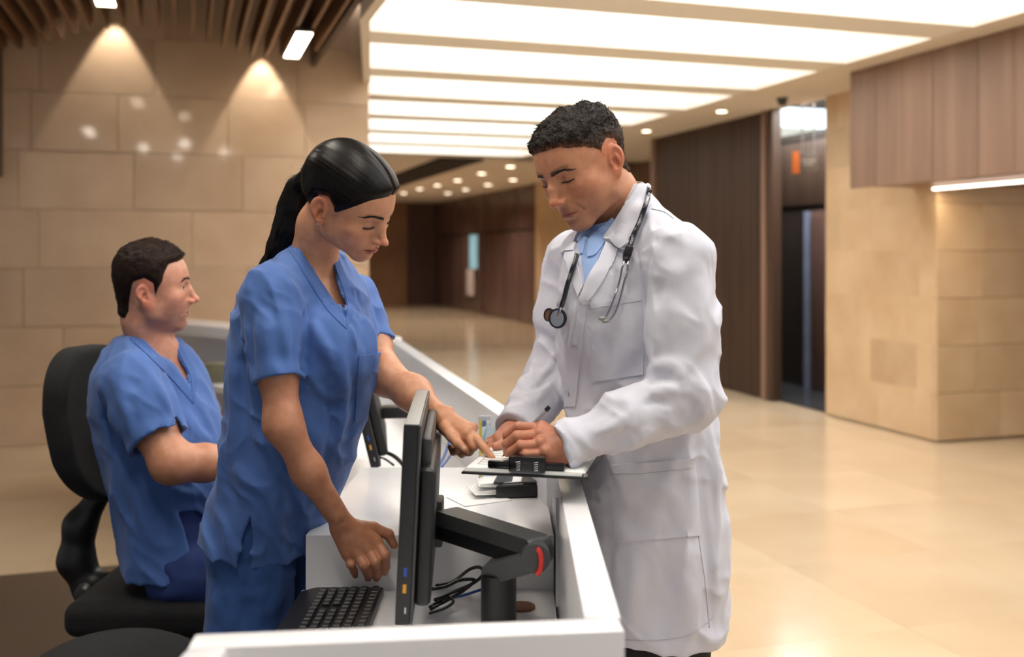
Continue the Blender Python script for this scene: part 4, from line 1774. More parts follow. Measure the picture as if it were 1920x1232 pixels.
def short_hair(fig, hd, poly, top_t, side_t, mat, name, c_top, c_side, skin, fade, seed, h=.0022, wavy=.004, flowf=None, n=4200, slen=.013, lift=.35, locks=0):
    def hf(p):
        q = hd.loc(p)
        hr = poly_sd_yz(q, poly)
        tz = sstep(.03, .085, q[:, 2])
        T = side_t + (top_t - side_t) * tz
        wv = (vnoise(q * np.array([75, 60, 75], f32)) - .5) * wavy * (0.3 + tz) + (vnoise(q * 320) - .5) * wavy * .5
        t = -.006 + (T + .006 + wv) * sstep(-.006, .022, hr)
        b_ = hd.skull(q)
        if hd.neck is not None:
            b_ = smin(b_, hd.neck(p), .024)
        return (b_ - t * hd.sc).astype(f32)
    lo, hi = hd.O - .16, hd.O + .17
    V, Q = surface(hf, lo, hi, h)
    # keep only the visible hair: where it stands proud of the skin
    q = hd.loc(V)
    hr = poly_sd_yz(q, poly)
    ok = hr > -.004
    keep = ok[Q].all(1)
    Q = Q[keep]
    used = np.unique(Q)
    mp = np.full(len(V), -1)
    mp[used] = np.arange(len(used))
    V, Q = V[used], mp[Q]
    q = hd.loc(V)
    tz = sstep(.02, .07, q[:, 2])[:, None]
    col = np.asarray(lin(c_side)[:3]) * (1 - tz) + np.asarray(lin(c_top)[:3]) * tz
    fd = sstep(0, fade, poly_sd_yz(q, poly) + (vnoise(q * 260) - .5) * fade * .6)[:, None]
    col = col * fd + np.asarray(lin(skin)[:3]) * .55 * (1 - fd)
    o = fig.add(name, V, Q, mat, None, col / .02)
    N = vnormals(hf, V)
    fl = flowf(q) @ hd.M.T
    sel = poly_sd_yz(q, poly) > .002
    V2, T2 = strands(V[sel], N[sel], fl[sel], n, slen, .0005, seed, lift, .45)
    q2 = hd.loc(V2)
    tz = sstep(.02, .07, q2[:, 2])[:, None]
    col2 = (np.asarray(lin(c_side)[:3]) * (1 - tz) + np.asarray(lin(c_top)[:3]) * tz) * 1.25
    fig.add('hair_strands', V2, T2, mat, o, col2 / .02)['kind'] = 'stuff'
    if locks:
        s2 = q[:, 2] > .045
        V3, T3 = strands(V[s2], N[s2], fl[s2], locks, .010, .0016, seed + 1, -.02, .8)
        fig.add('hair_locks', V3, T3, mat, o, np.tile(np.asarray(lin(c_top)[:3]) * .9 / .02, (len(V3), 1)))['kind'] = 'stuff'
    return o


# hair colours are stored relative to .02 so the material's own noise keeps its contrast
HSC = .02

# ================================================================== the doctor
D = Fig((0.28, 2.1, 0.0))
Mh = frame(-1, 40, 29, 6)
dO = at(1153, 300, 1.985) - Mh @ np.array((-.075, -.012, -.016))
dh = Head(Mh, dO, 1.0, jawx=.055, nose=.96, bridge=1.16, naso=1, brow=1.15, lip=1.0, lipw=1.15, lid='down', crown=.074, clen=.094, fill=1.12, width=1.04, cheek=1.1)
SKIN_D = (196, 140, 108)
nb = at(1162, 440, 2.10)
sk = Fld()
sk.u(dh.full)
dh.neck = lambda p: chain(p, [dh.wld((0, -.030, -.035)), dh.wld((0, -.030, -.09)), nb], (.050, .054, .064), .02)
sk.u(dh.neck, .022)
V, Q = surface(sk, np.minimum(dh.O - .15, nb - .08), dh.O + np.array((.15, .16, .15)), .0016)
C = dh.colour(V, SKIN_D, (166, 98, 84), .20, .25, (60, 44, 36), .55)
parts = [(V, Q, C)]

# near arm (his left) and writing hand
Sn, En, Wn = at(1272, 488, 1.93), at(1288, 742, 1.885), at(1082, 828, 1.848)
Sf, Ef, Wf = at(1080, 490, 2.30), at(1040, 700, 2.27), at(972, 806, 2.12)
dl = Fld()
dl.u(lambda p: chain(p, [En, (np.array(En) + Wn) / 2, Wn, at(1055, 838, 1.842)], (.034, .032, .026, .0245), .02))
mc = [at(1016, 803, 1.878), at(1012, 816, 1.860), at(1014, 834, 1.842), at(1022, 851, 1.832)]
fing = [[mc[0], at(972, 801, 1.872), at(951, 816, 1.880), at(949, 838, 1.892)],
        [mc[1], at(970, 818, 1.850), at(950, 833, 1.858), at(951, 850, 1.876)],
        [mc[2], at(976, 836, 1.834), at(958, 848, 1.842), at(962, 858, 1.858)],
        [mc[3], at(985, 853, 1.826), at(968, 860, 1.834), at(974, 866, 1.848)]]
th = [at(1040, 828, 1.895), at(1005, 826, 1.905), at(972, 836, 1.905), at(950, 846, 1.900)]
hand_field(dl, at(1058, 840, 1.845), .026, mc, fing, th, .0092, palm_r=.0145)
dl.u(lambda p: ell(p, at(1035, 858, 1.838), (.026, .016, .015)), .012)
for j in range(4):
    dl.u((lambda c_: (lambda p: ell(p, c_, (.0085, .0085, .0085))))(np.array(mc[j]) + np.array((0, -.006, .006))), .006)
lo, hi = bounds([at(1078, 800, 1.85)] + mc + [x for g in fing for x in g] + th, .03)
hi[0] = at(1110, 800, 1.85)[0]
V, Q = surface(dl, lo, hi, .0014)
C = np.tile(np.asarray(lin((190, 128, 100))[:3], f32), (len(V), 1))
parts.append((V, Q, C))
# far arm (his right) holding the board
dr = Fld()
dr.u(lambda p: chain(p, [Ef, Wf, at(958, 814, 2.09)], (.040, .027, .026), .02))
mcr = [at(934, 822, 2.07), at(938, 826, 2.055), at(942, 830, 2.045), at(948, 834, 2.04)]
fr_ = [[mcr[0], at(922, 826, 2.08), at(915, 834, 2.07), at(916, 840, 2.055)],
       [mcr[1], at(922, 832, 2.06), at(918, 842, 2.05), at(924, 848, 2.04)],
       [mcr[2], at(926, 838, 2.05), at(924, 846, 2.04), at(930, 850, 2.03)]]
thr = [at(958, 822, 2.06), at(950, 828, 2.02), at(940, 834, 1.995), at(928, 837, 1.985)]
hand_field(dr, at(960, 814, 2.09), .025, mcr, fr_, thr, .0088)
lo, hi = bounds([at(972, 806, 2.1)] + mcr + [x for g in fr_ for x in g] + thr, .03)
V, Q = surface(dr, lo, hi, .0016)
parts.append((V, Q, np.tile(np.asarray(lin((196, 136, 112))[:3], f32), (len(V), 1))))
# body under the clothes
bd = Fld()
DROWS = [(425, 1172, 2.12, .085, .075), (478, 1180, 2.11, .160, .110), (560, 1178, 2.10, .186, .128), (640, 1178, 2.10, .184, .130),
         (760, 1196, 2.10, .178, .130), (880, 1213, 2.10, .175, .129), (1000, 1223, 2.10, .177, .130), (1090, 1225, 2.10, .174, .127), (1176, 1224, 2.10, .168, .122)]
DANG = -58
coat_t = lofter(DROWS, DANG, 2.25)
bd.u(lambda p: coat_t(p) + .02)
bd.u(lambda p: chain(p, [nb, at(1165, 470, 2.11)], (.06, .08), .03), .03)
for S_, E_, W_ in ((Sn, En, Wn), (Sf, Ef, Wf)):
    bd.u((lambda a, b, c_: (lambda p: chain(p, [a, b, c_], (.050, .036, .024), .02)))(S_, E_, W_), .03)
for k_, (lx, ly) in enumerate(((0.235, 2.19), (0.31, 2.06))):
    bd.u((lambda x, y: (lambda p: chain(p, [(x + .01, y, .90), (x, y, .50), (x - .01, y, .09)], (.088, .060, .042), .02)))(lx, ly), .03)
    bd.u((lambda x, y: (lambda p: chain(p, [(x, y, .05), (x - .14, y - .07, .035)], (.045, .035), .02)))(lx, ly), .02)
V, Q = surface(bd, (0.0, 1.75, 0.0), (.52, 2.45, 1.50), .009)
parts.append((V, Q, np.tile(np.asarray(lin(SKIN_D)[:3], f32), (len(V), 1))))
V, Q, C = merge(parts)
doc = D.add('person', V, Q, skinmat('skin_doctor'), None, C)
tag(doc, 'doctor in a white coat writing on a clipboard at the counter', 'person')
brows_lashes(D, dh, M_brow, 130, 2, .0036, True, .0022, lash_len=.003, bz=.0150)

polyd = [(.125, .064), (.098, .062), (.082, .056), (.068, .046), (.046, .032), (.024, .014), (.010, -.004), (.003, -.004), (.001, .014), (-.012, .022), (-.030, .012), (-.036, -.020), (-.040, -.050), (-.055, -.072), (-.14, -.078), (-.16, .2), (.125, .2)]
short_hair(D, dh, polyd, .0105, .0045, M_hair_d, 'short_hair', (40, 36, 34), (70, 61, 56), SKIN_D, .020, 3, wavy=.008,
           flowf=lambda q: np.stack([.3 * np.sin(q[:, 1] * 260), .75 + 0 * q[:, 0], .25 - 1.2 * sstep(.04, .0, q[:, 2])], 1), n=9000, slen=.008, lift=.03, locks=700)

# trousers and shoes
tr_ = Fld()
for lx, ly in ((0.235, 2.19), (0.31, 2.06)):
    tr_.u((lambda x, y: (lambda p: chain(p, [(x + .01, y, .92), (x, y, .50), (x - .01, y, .06)], (.105, .085, .072), .02)))(lx, ly), .03)
tr_.inter(lambda p: (p[:, 2] - .80).astype(f32))
tr_.inter(lambda p: (.05 - p[:, 2]).astype(f32))
V, Q = surface(tr_, (.08, 1.9, .03), (.48, 2.36, .82), .008)
D.add('trousers', V, Q, M_trs)
for lx, ly in ((0.235, 2.19), (0.31, 2.06)):
    sf = Fld()
    sf.u(lambda p: chain(p, [(lx + .03, ly, .05), (lx - .06, ly - .03, .05), (lx - .17, ly - .085, .036)], (.05, .05, .038), .02))
    sf.inter(lambda p: (.001 - p[:, 2]).astype(f32))
    V, Q = surface(sf, (lx - .25, ly - .17, -.01), (lx + .1, ly + .1, .12), .006)
    D.add('shoe', V, Q, M_shoe)

# ---- white coat
nk = at(1180, 412, 2.13)
coat = Fld()
coat.u(coat_t)
coat.u(lambda p: chain(p, [nk, np.array(Sn) + (0, .01, -.002)], (.062, .070), .02), .045)
coat.u(lambda p: chain(p, [nk, np.array(Sf) + (0, -.01, -.002)], (.062, .066), .02), .045)
coat.u(lambda p: ell(p, at(1250, 530, 2.13), (.085, .09, .12)), .05)     # shoulder blades
coat.u(lambda p: ell(p, at(1110, 560, 2.02), (.075, .09, .12)), .05)     # chest


def sleeve(a, b, c, ra, rb, rc, kk=.03):
    a, b, c = map(np.asarray, (a, b, c))
    d = (c - b) / np.linalg.norm(c - b)
    m1 = (a + b) / 2
    m2 = (b + c) / 2

    def fn(p):
        e = chain(p, [a, m1, b, m2, c, c + d * .06], (ra, (ra + rb) / 2 * .98, rb, (rb + rc) / 2, rc, rc), kk)
        e = smax(e, ((p - c) @ d).astype(f32), .003)
        return e

    def hole(p):
        return cap(p, c - d * .002, c + d * .08, rc - .0095, rc - .005)
    return fn, hole


CuN = at(1052, 838, 1.842)
sl, ho = sleeve(Sn, En, CuN, .073, .060, .0395)
coat.u(lambda p: smax(sl(p), -ho(p), .002), .010)
CuF = at(966, 808, 2.105)
sl2, ho2 = sleeve(Sf, Ef, CuF, .070, .056, .038)
coat.u(lambda p: smax(sl2(p), -ho2(p), .002), .014)
base = Fld()
base.ops = list(coat.ops)


def folds(F, f0, items, y0=1.3, amp=1.9):
    for pxs, r, hgt in items:
        F.ridge(on_surf(f0, pxs, max(4, len(pxs) * 2), y0=y0), r * .85, hgt * amp)


folds(coat, base, [
    ([(1196, 470), (1203, 560), (1207, 640), (1209, 700)], .011, -.010),
    ([(1262, 420), (1232, 470), (1212, 540)], .014, .006),
    ([(1240, 440), (1218, 500), (1208, 560)], .010, -.005),
    ([(1290, 470), (1262, 540), (1250, 620)], .018, .005),
    ([(1320, 520), (1318, 620), (1300, 700)], .016, .005),
    ([(1212, 700), (1245, 682), (1272, 690), (1282, 712)], .012, .009),
    ([(1210, 722), (1240, 708), (1262, 716)], .009, -.008),
    ([(1218, 742), (1246, 728), (1276, 736)], .011, .008),
    ([(1205, 762), (1232, 752), (1262, 762)], .008, -.007),
    ([(1300, 700), (1322, 740), (1318, 790)], .013, .007),
    ([(1280, 745), (1300, 765), (1290, 800)], .010, -.007),
    ([(1190, 770), (1150, 800), (1110, 815)], .011, .006),
    ([(1215, 792), (1175, 815), (1145, 826)], .009, -.004),
    ([(1230, 805), (1180, 838), (1130, 858)], .010, .005),
    ([(1085, 560), (1072, 610), (1058, 660)], .012, .006),
    ([(1058, 500), (1052, 560), (1046, 620)], .010, -.005),
    ([(1130, 600), (1105, 640), (1090, 700)], .012, .004),
    ([(1190, 640), (1150, 700), (1110, 760)], .016, .006),
    ([(1170, 730), (1130, 770), (1090, 790)], .012, -.005),
    ([(1045, 660), (1030, 690), (1010, 705)], .010, .007),
    ([(1040, 690), (1018, 720), (992, 735)], .009, -.006),
    ([(1030, 720), (1008, 748), (984, 760)], .009, .006),
    ([(1312, 820), (1318, 950), (1330, 1080), (1338, 1180)], .012, -.007),
    ([(1336, 800), (1345, 900), (1350, 1000)], .014, .006),
    ([(1200, 1030), (1190, 1110), (1180, 1210)], .022, .008),
    ([(1245, 1030), (1250, 1120), (1240, 1215)], .024, -.008),
    ([(1285, 1020), (1295, 1110), (1290, 1205)], .022, .008),
    ([(1150, 960), (1140, 1060), (1150, 1150)], .016, -.006),
    ([(1300, 820), (1260, 880), (1230, 960)], .018, .004),
    ([(1180, 880), (1175, 950), (1170, 1000)], .014, .004),
])
coat.disp(lambda p: wrinkle(p, 15, (1.2, 1.0, .8), .009) - .0045 + wrinkle(p[:, [2, 1, 0]] + p[:, [0, 0, 1]] * .6, 24, (1, .7, .8), .006) - .003 + (vnoise(p * np.array([55, 55, 34], f32)) - .5) * .0026)
# front opening below the lapel: overlap edge standing proud
V, Q = surface(coat, (-.10, 1.66, .58), (.58, 2.48, 1.56), .0042)
D_coat = D.add('lab_coat', V, Q, M_coat)
colf = Fld()
colf.ops = list(coat.ops)
colf.u(lambda p: chain(p, [dh.wld((0, -.030, -.075)), nb], (.062, .078), .02), .03)


def patch(fig, name, f, ca, cb, nu, nv, off, mat, parent, y0=1.3, under=.006, label=None):
    V, Q = strip(f, ca, cb, nu, nv, off, y0, under)
    return fig.add(name, V, Q, mat, parent, None, label, 50)


# shirt in the neck opening
patch(D, 'shirt', colf, [(1084, 432), (1090, 480), (1097, 532)], [(1150, 412), (1128, 470), (1100, 534)], 26, 10, .002, M_shirt, doc)
patch(D, 'shirt_collar', colf, [(1148, 408), (1126, 430), (1106, 446), (1101, 478)], [(1158, 418), (1138, 448), (1118, 478), (1103, 484)], 20, 8, .006, M_shirt, D.root)
patch(D, 'shirt_collar', colf, [(1090, 440), (1085, 455), (1088, 478)], [(1102, 440), (1098, 455), (1094, 478)], 10, 5, .005, M_shirt, D.root)
# coat collar and lapels
patch(D, 'collar', colf, [(1190, 345), (1172, 380), (1150, 420), (1130, 455)], [(1213, 357), (1209, 395), (1196, 438), (1170, 468)], 26, 12,
      lambda u_, v_: .010 + .006 * np.sin(v_ * 2.6), M_coat, D_coat, under=.012)
patch(D, 'collar', colf, [(1091, 434), (1083, 452), (1077, 474)], [(1075, 440), (1062, 456), (1054, 476)], 12, 8, .009, M_coat, D_coat, under=.01)
patch(D, 'lapel', colf, [(1134, 458), (1120, 492), (1100, 534), (1088, 560)], [(1160, 468), (1142, 505), (1118, 545), (1094, 574)], 22, 8, lambda u_, v_: .008 - .003 * v_, M_coat, D_coat)
patch(D, 'lapel', colf, [(1079, 474), (1086, 505), (1096, 536)], [(1060, 478), (1070, 515), (1086, 556)], 16, 8, .007, M_coat, D_coat)
patch(D, 'front_placket', coat, [(1086, 566), (1072, 650), (1062, 735), (1060, 762)], [(1102, 566), (1092, 650), (1083, 735), (1080, 762)], 24, 5, .003, M_coat, D_coat)
patch(D, 'chest_pocket', coat, [(1108, 570), (1109, 640), (1108, 716)], [(1202, 556), (1206, 640), (1207, 702)], 22, 16, .0032, M_coat, D_coat)
patch(D, 'pocket', coat, [(1146, 872), (1148, 950), (1154, 1017)], [(1300, 860), (1308, 940), (1312, 1004)], 24, 22, .0035, M_coat, D_coat)


def seam(fig, f, pxs, r, mat, parent, name='seam', off=.0008, n=24):
    P = on_surf(f, pxs, n, off)
    return fig.mb(name, tube_np(P, r, 5), mat, parent, smooth=180)


seam(D, coat, [(1309, 1004), (1320, 1080), (1330, 1178)], .0006, M_coat_seam, D_coat)
seam(D, coat, [(1172, 1200), (1230, 1200), (1290, 1190), (1338, 1158)], .0007, M_coat_seam, D_coat)
seam(D, coat, [(1109, 578), (1150, 572), (1203, 564)], .0009, M_coat_seam, D_coat, off=.0034)
seam(D, coat, [(1222, 392), (1245, 398), (1262, 410)], .0010, M_coat_seam, D_coat)
seam(D, coat, [(1148, 888), (1220, 886), (1300, 876)], .0009, M_coat_seam, D_coat, off=.0037)
for bx_, by_ in ((1079, 650), (1067, 735), (1100, 565)):
    P = march(coat, [bx_], [by_])
    N_ = grad(coat, P)[0]
    mt = Matrix.Translation(Vector(P[0] + N_ * .003)) @ Vector(N_).to_track_quat('Z', 'Y').to_matrix().to_4x4()
    D.mb('button', MB().lathe([(.0062, 0), (.0066, .0016), (.0050, .0026), (.0030, .0018), (.0006, .0018)], 16, mt), pm('button_pearl', (206, 205, 208), rough=.3), D_coat)

# ---- stethoscope (rests on the doctor, a thing of its own)
stf = Fld()
stf.ops = list(colf.ops)
stf.disp(lambda p: np.full(len(p), .012, f32))
stp = march(stf, [1180], [468])[0]
ST_ = Fig(stp)
e0 = empty('stethoscope', stp)
tag(e0, 'stethoscope hung round the doctor neck, dark tube and steel ear pieces', 'stethoscope')
ST_.root = e0
M_tube = pm('dark_navy_tube', (22, 26, 40), (18, 21, 32), 5, .25, coat=.3)
P1 = on_surf(stf, [(1214, 356), (1212, 385), (1200, 420), (1188, 446), (1181, 470)], 16, .003)
bk = dh.wld((0.02, -.085, -.10))
ST_.mb('tube', MB().tube([tuple(bk + np.array((-.02, .06, -.01))), tuple(bk + np.array((.03, .01, .01)))] + [tuple(p) for p in P1], .0052, 10, 3), M_tube, smooth=180)
P2 = on_surf(stf, [(1083, 478), (1076, 500), (1067, 528), (1058, 560), (1054, 574)], 14, .002)
ST_.mb('tube', MB().tube([tuple(p) for p in P2], .0048, 10, 3), M_tube, smooth=180)
PJ = on_surf(stf, [(1183, 462), (1178, 478), (1174, 492)], 6, .003)
ST_.mb('yoke', MB().tube([tuple(p) for p in PJ], [.0075, .009, .0065], 10, 3), M_black, smooth=180)
for xs in ([(1171, 488), (1160, 530), (1145, 575), (1134, 596), (1127, 597)], [(1180, 490), (1170, 535), (1156, 580), (1143, 600), (1134, 602)]):
    PP = on_surf(stf, xs, 16, .004)
    ST_.mb('ear_tube', MB().tube([tuple(p) for p in PP], .0021, 8, 3), M_chrome, smooth=180)
    ST_.mb('ear_tip', MB().tube([tuple(PP[-2]), tuple(PP[-1]), tuple(PP[-1] + np.array((-.004, -.001, .001)))], [.003, .0042, .003], 8, 3), M_grey, smooth=180)
PS = on_surf(stf, [(1054, 572), (1050, 590)], 5, .003)
ST_.mb('stem', MB().tube([tuple(p) for p in PS], .0036, 8, 2), M_chrome, smooth=180)
for (cx_, cy_, r_, nm) in ((1050, 597, .0185, 'chestpiece'), (1040, 592, .0125, 'bell')):
    P = march(stf, [cx_], [cy_])[0]
    nn = np.array((-.55, -.80, .05)) if nm == 'chestpiece' else np.array((-.75, -.6, .15))
    nn /= np.linalg.norm(nn)
    mt = Matrix.Translation(Vector(P + nn * (.004 if nm == 'chestpiece' else .010))) @ Vector(nn).to_track_quat('Z', 'Y').to_matrix().to_4x4()
    ch = ST_.mb(nm, MB().lathe([(r_ * .5, -.006), (r_ * .9, -.003), (r_, .002), (r_ * .95, .006), (.001, .006)], 24, mt), M_chrome)
    ST_.mb('rim', MB().lathe([(r_ * 1.02, .001), (r_ * 1.08, .004), (r_ * 1.02, .008), (r_ * .86, .008), (r_ * .84, .0062)], 24, mt), M_black, ch)
    ST_.mb('diaphragm', MB().lathe([(r_ * .84, .0058), (r_ * .84, .0068), (.0008, .0070)], 24, mt), M_chrome if nm == 'chestpiece' else M_brown, ch)

# ---- clipboard and pen
cb0 = np.array((0.021, 1.797))
ex = np.array((.219, -.047)) / np.linalg.norm((.219, -.047))
cl = empty('clipboard', (cb0[0], cb0[1], 1.024), math.atan2(ex[1], ex[0]))
tag(cl, 'black clipboard with printed forms held above the counter rim', 'clipboard')
MB().box((-.114, -.004, 0), (.116, .315, .004), .0016).build('board', M_black, cl)
for k in range(5):
    MB().box((-.110 + .0006 * k, .003 + .001 * k, .0042 + k * .0012), (.106 - .0008 * k, .300, .0052 + k * .0012), 0).build('sheet', M_paper, cl)
mbp = MB()
for k in range(13):
    yk_ = .04 + k * .02
    mbp.box((-.095, yk_, .0102), (.085, yk_ + .0012, .0104))
for xk in (-.095, -.05, .0, .05, .085):
    mbp.box((xk, .04, .0102), (xk + .0010, .281, .0104))
mbp.build('printed_lines', M_ink, cl)
MB().box((-.068, .006, .011), (.072, .020, .024), .003).build('clip_bar', M_blackg, cl)
MB().prism([(-.028, -.004), (.040, -.004), (.034, .034), (-.024, .034)], .008, .036, .004).build('clip_block', M_blackg, cl)
for xk in (-.010, .022):
    pts_ = [(xk + .005 * math.cos(a_), -.005 + .003 * math.sin(a_), .012 + .0011 * i_) for i_, a_ in enumerate(np.linspace(0, 12 * math.pi, 15 * 1))]
    pts_ = [(xk + .005 * math.cos(a_), -.005 + .004 * math.sin(a_), .010 + .018 * a_ / (10 * math.pi)) for a_ in np.linspace(0, 10 * math.pi, 61)]
    MB().tube(pts_, .0008, 5, 1, False).build('spring', M_chrome, cl, 180)
MB().cyl((.108, .004, .004), (.108, .004, .0085), .005, n=12).build('rivet', M_chrome, cl)
pa, pbn = at(942, 856, 1.905), at(1030, 763, 1.868)
pn = empty('pen', pa)
tag(pn, 'slim grey pen with a black end in the doctor writing hand', 'pen')
dv = Vector(pbn - pa)
MB().cyl(dv * .08, dv * .94, .0036, n=12).build('barrel', pm('pen_grey', (168, 168, 172), rough=.3), pn)
MB().cyl((0, 0, 0), dv * .085, .0008, .0034, n=12).build('tip', M_dgrey, pn)
MB().cyl(dv * .93, dv, .0044, .0040, n=12, bev=.001).build('end_cap', M_black, pn)
# ================================================================== the standing woman
Wm = Fig((-0.50, 2.12, 0.0))
Mw = frame(1, 20, 32, -14)
wO = at(600, 395, 1.985) - Mw @ (np.array((.072, -.012, -.016)) * .97)
wh = Head(Mw, wO, .97, jawx=.046, nose=.86, brow=.72, lip=1.4, chinz=-.099, chiny=.077, cheek=1.1, width=.98, earx=.071, lid='down', low=.85, crown=.079, clen=.097, fill=1.08)
WROWS = [(488, 572, 2.14, .075, .070), (528, 566, 2.13, .150, .100), (600, 570, 2.12, .160, .122), (690, 574, 2.12, .162, .140), (790, 558, 2.12, .158, .132),
         (890, 534, 2.13, .154, .120), (970, 508, 2.14, .156, .110), (1036, 494, 2.14, .156, .106)]
WANG = 60
top_t = lofter(WROWS, WANG, 2.2)
SKIN_W = (204, 150, 118)
wnb = at(585, 500, 2.12)
sk = Fld()
sk.u(wh.full)
sk.u(lambda p: chain(p, [wh.wld((0, -.034, -.03)), wh.wld((0, -.040, -.085)), wnb], (.044, .045, .052), .02), .022)
sk.u(lambda p: top_t(p) + .012, .03)
V, Q = surface(sk, np.minimum(wh.O - .15, np.array(wnb) - (.12, .12, .16)), wh.O + np.array((.15, .16, .15)), .0016)
C = wh.colour(V, SKIN_W, (176, 92, 88), 0.0, .22, (46, 32, 26), .60)
parts = [(V, Q, C)]
wSn, wEn, wWn = at(514, 560, 1.97), at(531, 796, 1.925), at(637, 974, 1.985)
ar = Fld()
ar.u(lambda p: chain(p, [wSn, at(520, 690, 1.945), wEn, at(578, 884, 1.95), wWn], (.042, .0370, .0325, .0280, .0220), .03))
mc = [at(706, 1018, 2.005), at(690, 1030, 1.995), at(670, 1038, 1.99), at(652, 1040, 1.99)]
fing = [[mc[0], at(722, 1042, 1.985), at(723, 1062, 2.005), at(721, 1073, 2.018)],
        [mc[1], at(704, 1054, 1.978), at(708, 1074, 1.998), at(706, 1084, 2.014)],
        [mc[2], at(683, 1060, 1.976), at(690, 1076, 1.996), at(690, 1084, 2.012)],
        [mc[3], at(658, 1058, 1.982), at(664, 1071, 1.998), at(666, 1079, 2.012)]]
th = [at(668, 988, 2.00), at(700, 990, 2.02), at(728, 1002, 2.03), at(739, 1022, 2.032)]
hand_field(ar, at(645, 990, 1.988), .0235, mc, fing, th, .0096, palm_r=.0140)
ar.u(lambda p: ell(p, at(631, 968, 1.968), (.010, .010, .010)), .010)
for j in range(4):
    ar.u((lambda c_: (lambda p: ell(p, c_, (.0078, .0078, .0078))))(np.array(mc[j]) + np.array((0, -.0045, .003))), .006)
lo, hi = bounds([at(500, 640, 1.95), wEn] + mc + [x for g in fing for x in g] + th, .045)
V, Q = surface(ar, lo, hi, .0017)
C = np.tile(np.asarray(lin((190, 134, 104))[:3], f32), (len(V), 1))


def nails(V, C, pts, rgb, r=.0042):
    for p_ in pts:
        d = np.linalg.norm(V - np.asarray(p_), axis=1)
        w_ = np.clip(1.4 - d / r, 0, 1)[:, None]
        C = C * (1 - w_ * .8) + np.asarray(lin(rgb)[:3], f32) * w_ * .8
    return C


parts.append((V, Q, C))
# far arm with the pointing hand
wSf, wEf, wWf = at(664, 560, 2.31), at(722, 706, 2.17), at(818, 776, 2.035)
al = Fld()
al.u(lambda p: chain(p, [wSf, at(696, 640, 2.24), wEf, at(775, 738, 2.10), wWf], (.043, .039, .0365, .0335, .0225), .03))
mc = [at(880, 806, 1.975), at(874, 812, 1.962), at(866, 820, 1.965), at(856, 826, 1.975)]
fing = [[mc[0], at(896, 827, 1.945), at(910, 843, 1.925), at(923, 858, 1.912)],
        [mc[1], at(889, 836, 1.945), at(880, 847, 1.960), at(866, 843, 1.975)],
        [mc[2], at(876, 846, 1.955), at(866, 851, 1.975), at(856, 843, 1.985)],
        [mc[3], at(860, 845, 1.970), at(850, 848, 1.985), at(844, 838, 1.995)]]
th = [at(834, 800, 1.985), at(846, 818, 1.955), at(859, 832, 1.938), at(870, 842, 1.930)]
hand_field(al, at(824, 780, 2.025), .0235, mc, fing, th, .0082, palm_r=.0135)
al.u(lambda p: ell(p, at(842, 770, 2.02), (.009, .009, .008)), .012)
al.u(lambda p: ell(p, at(889, 801, 1.972), (.0085, .0085, .0085)), .007)
lo, hi = bounds([at(690, 640, 2.24), wEf, at(690, 700, 2.2)] + mc + [x for g in fing for x in g] + th, .045)
V, Q = surface(al, lo, hi, .0017)
C = np.tile(np.asarray(lin((208, 152, 118))[:3], f32), (len(V), 1))
C = nails(V, C, [np.array(th[-1]) + (0.000, -.0075, .003)], (226, 186, 172))
parts.append((V, Q, C))
# body below the clothes
bd = Fld()
bd.u(lambda p: top_t(p) + .050)
for x_, y_ in ((-.56, 2.10), (-.50, 2.24)):
    bd.u((lambda x, y: (lambda p: chain(p, [(x + .03, y, .84), (x + .01, y, .48), (x, y, .08)], (.085, .055, .038), .02)))(x_, y_), .03)
V, Q = surface(bd, (-.80, 1.85, .0), (-.25, 2.45, 1.44), .009)
parts.append((V, Q, np.tile(np.asarray(lin(SKIN_W)[:3], f32), (len(V), 1))))
V, Q, C = merge(parts)
wom = Wm.add('person', V, Q, skinmat('skin_woman'), None, C)
tag(wom, 'woman in blue scrubs with a black ponytail pointing at the clipboard', 'person')
brows_lashes(Wm, wh, M_brow, 170, 5, .0026, True, .0050, .008, .0065)

# ---- hair: sleek, centre parted, tied back
polyw = [(.125, .066), (.094, .064), (.076, .050), (.060, .030), (.044, .012), (.028, -.004), (.014, -.010), (.008, .006), (-.006, .016), (-.024, .008), (-.032, -.018), (-.040, -.045), (-.058, -.060), (-.14, -.050), (-.16, .2), (.125, .2)]
tie = np.array((0.0, -.108, .018))


def hairw(p):
    q = wh.loc(p)
    x = np.abs(q[:, 0])
    qq = q.copy()
    qq[:, 2] = q[:, 2] - .25 * np.clip(.03 - x, 0, 1) * 0
    hr = poly_sd_yz(qq, polyw)
    T = .0085 + .004 * sstep(.03, .09, q[:, 2]) + .004 * np.exp(-((q[:, 1] + .07) / .04) ** 2)
    # combed strand relief running towards the tie
    v = q - tie.astype(f32)
    an = np.arctan2(v[:, 2], np.abs(v[:, 0]) + .02)
    rel = (vnoise(np.stack([an * 26, x * 20, q[:, 1] * 6], 1)) - .5) * .0006 + (vnoise(np.stack([an * 70, x * 40, q[:, 1] * 9], 1)) - .5) * .0004
    part_ = .0060 * np.exp(-((q[:, 0] + .004) / .0030) ** 2) * sstep(-.01, .03, q[:, 1]) * sstep(.03, .05, q[:, 2])
    t = -.006 + (T + .006 + rel - part_) * sstep(-.005, .022, hr)
    return (wh.skull(q) - t * wh.sc).astype(f32)


pw = [wh.wld((0, -.100, .030)), at(562, 356, 2.12), at(555, 390, 2.125), at(545, 428, 2.13), at(527, 462, 2.14), at(506, 500, 2.16), at(494, 530, 2.175)]
prad = [.016, .026, .034, .033, .026, .018, .008]


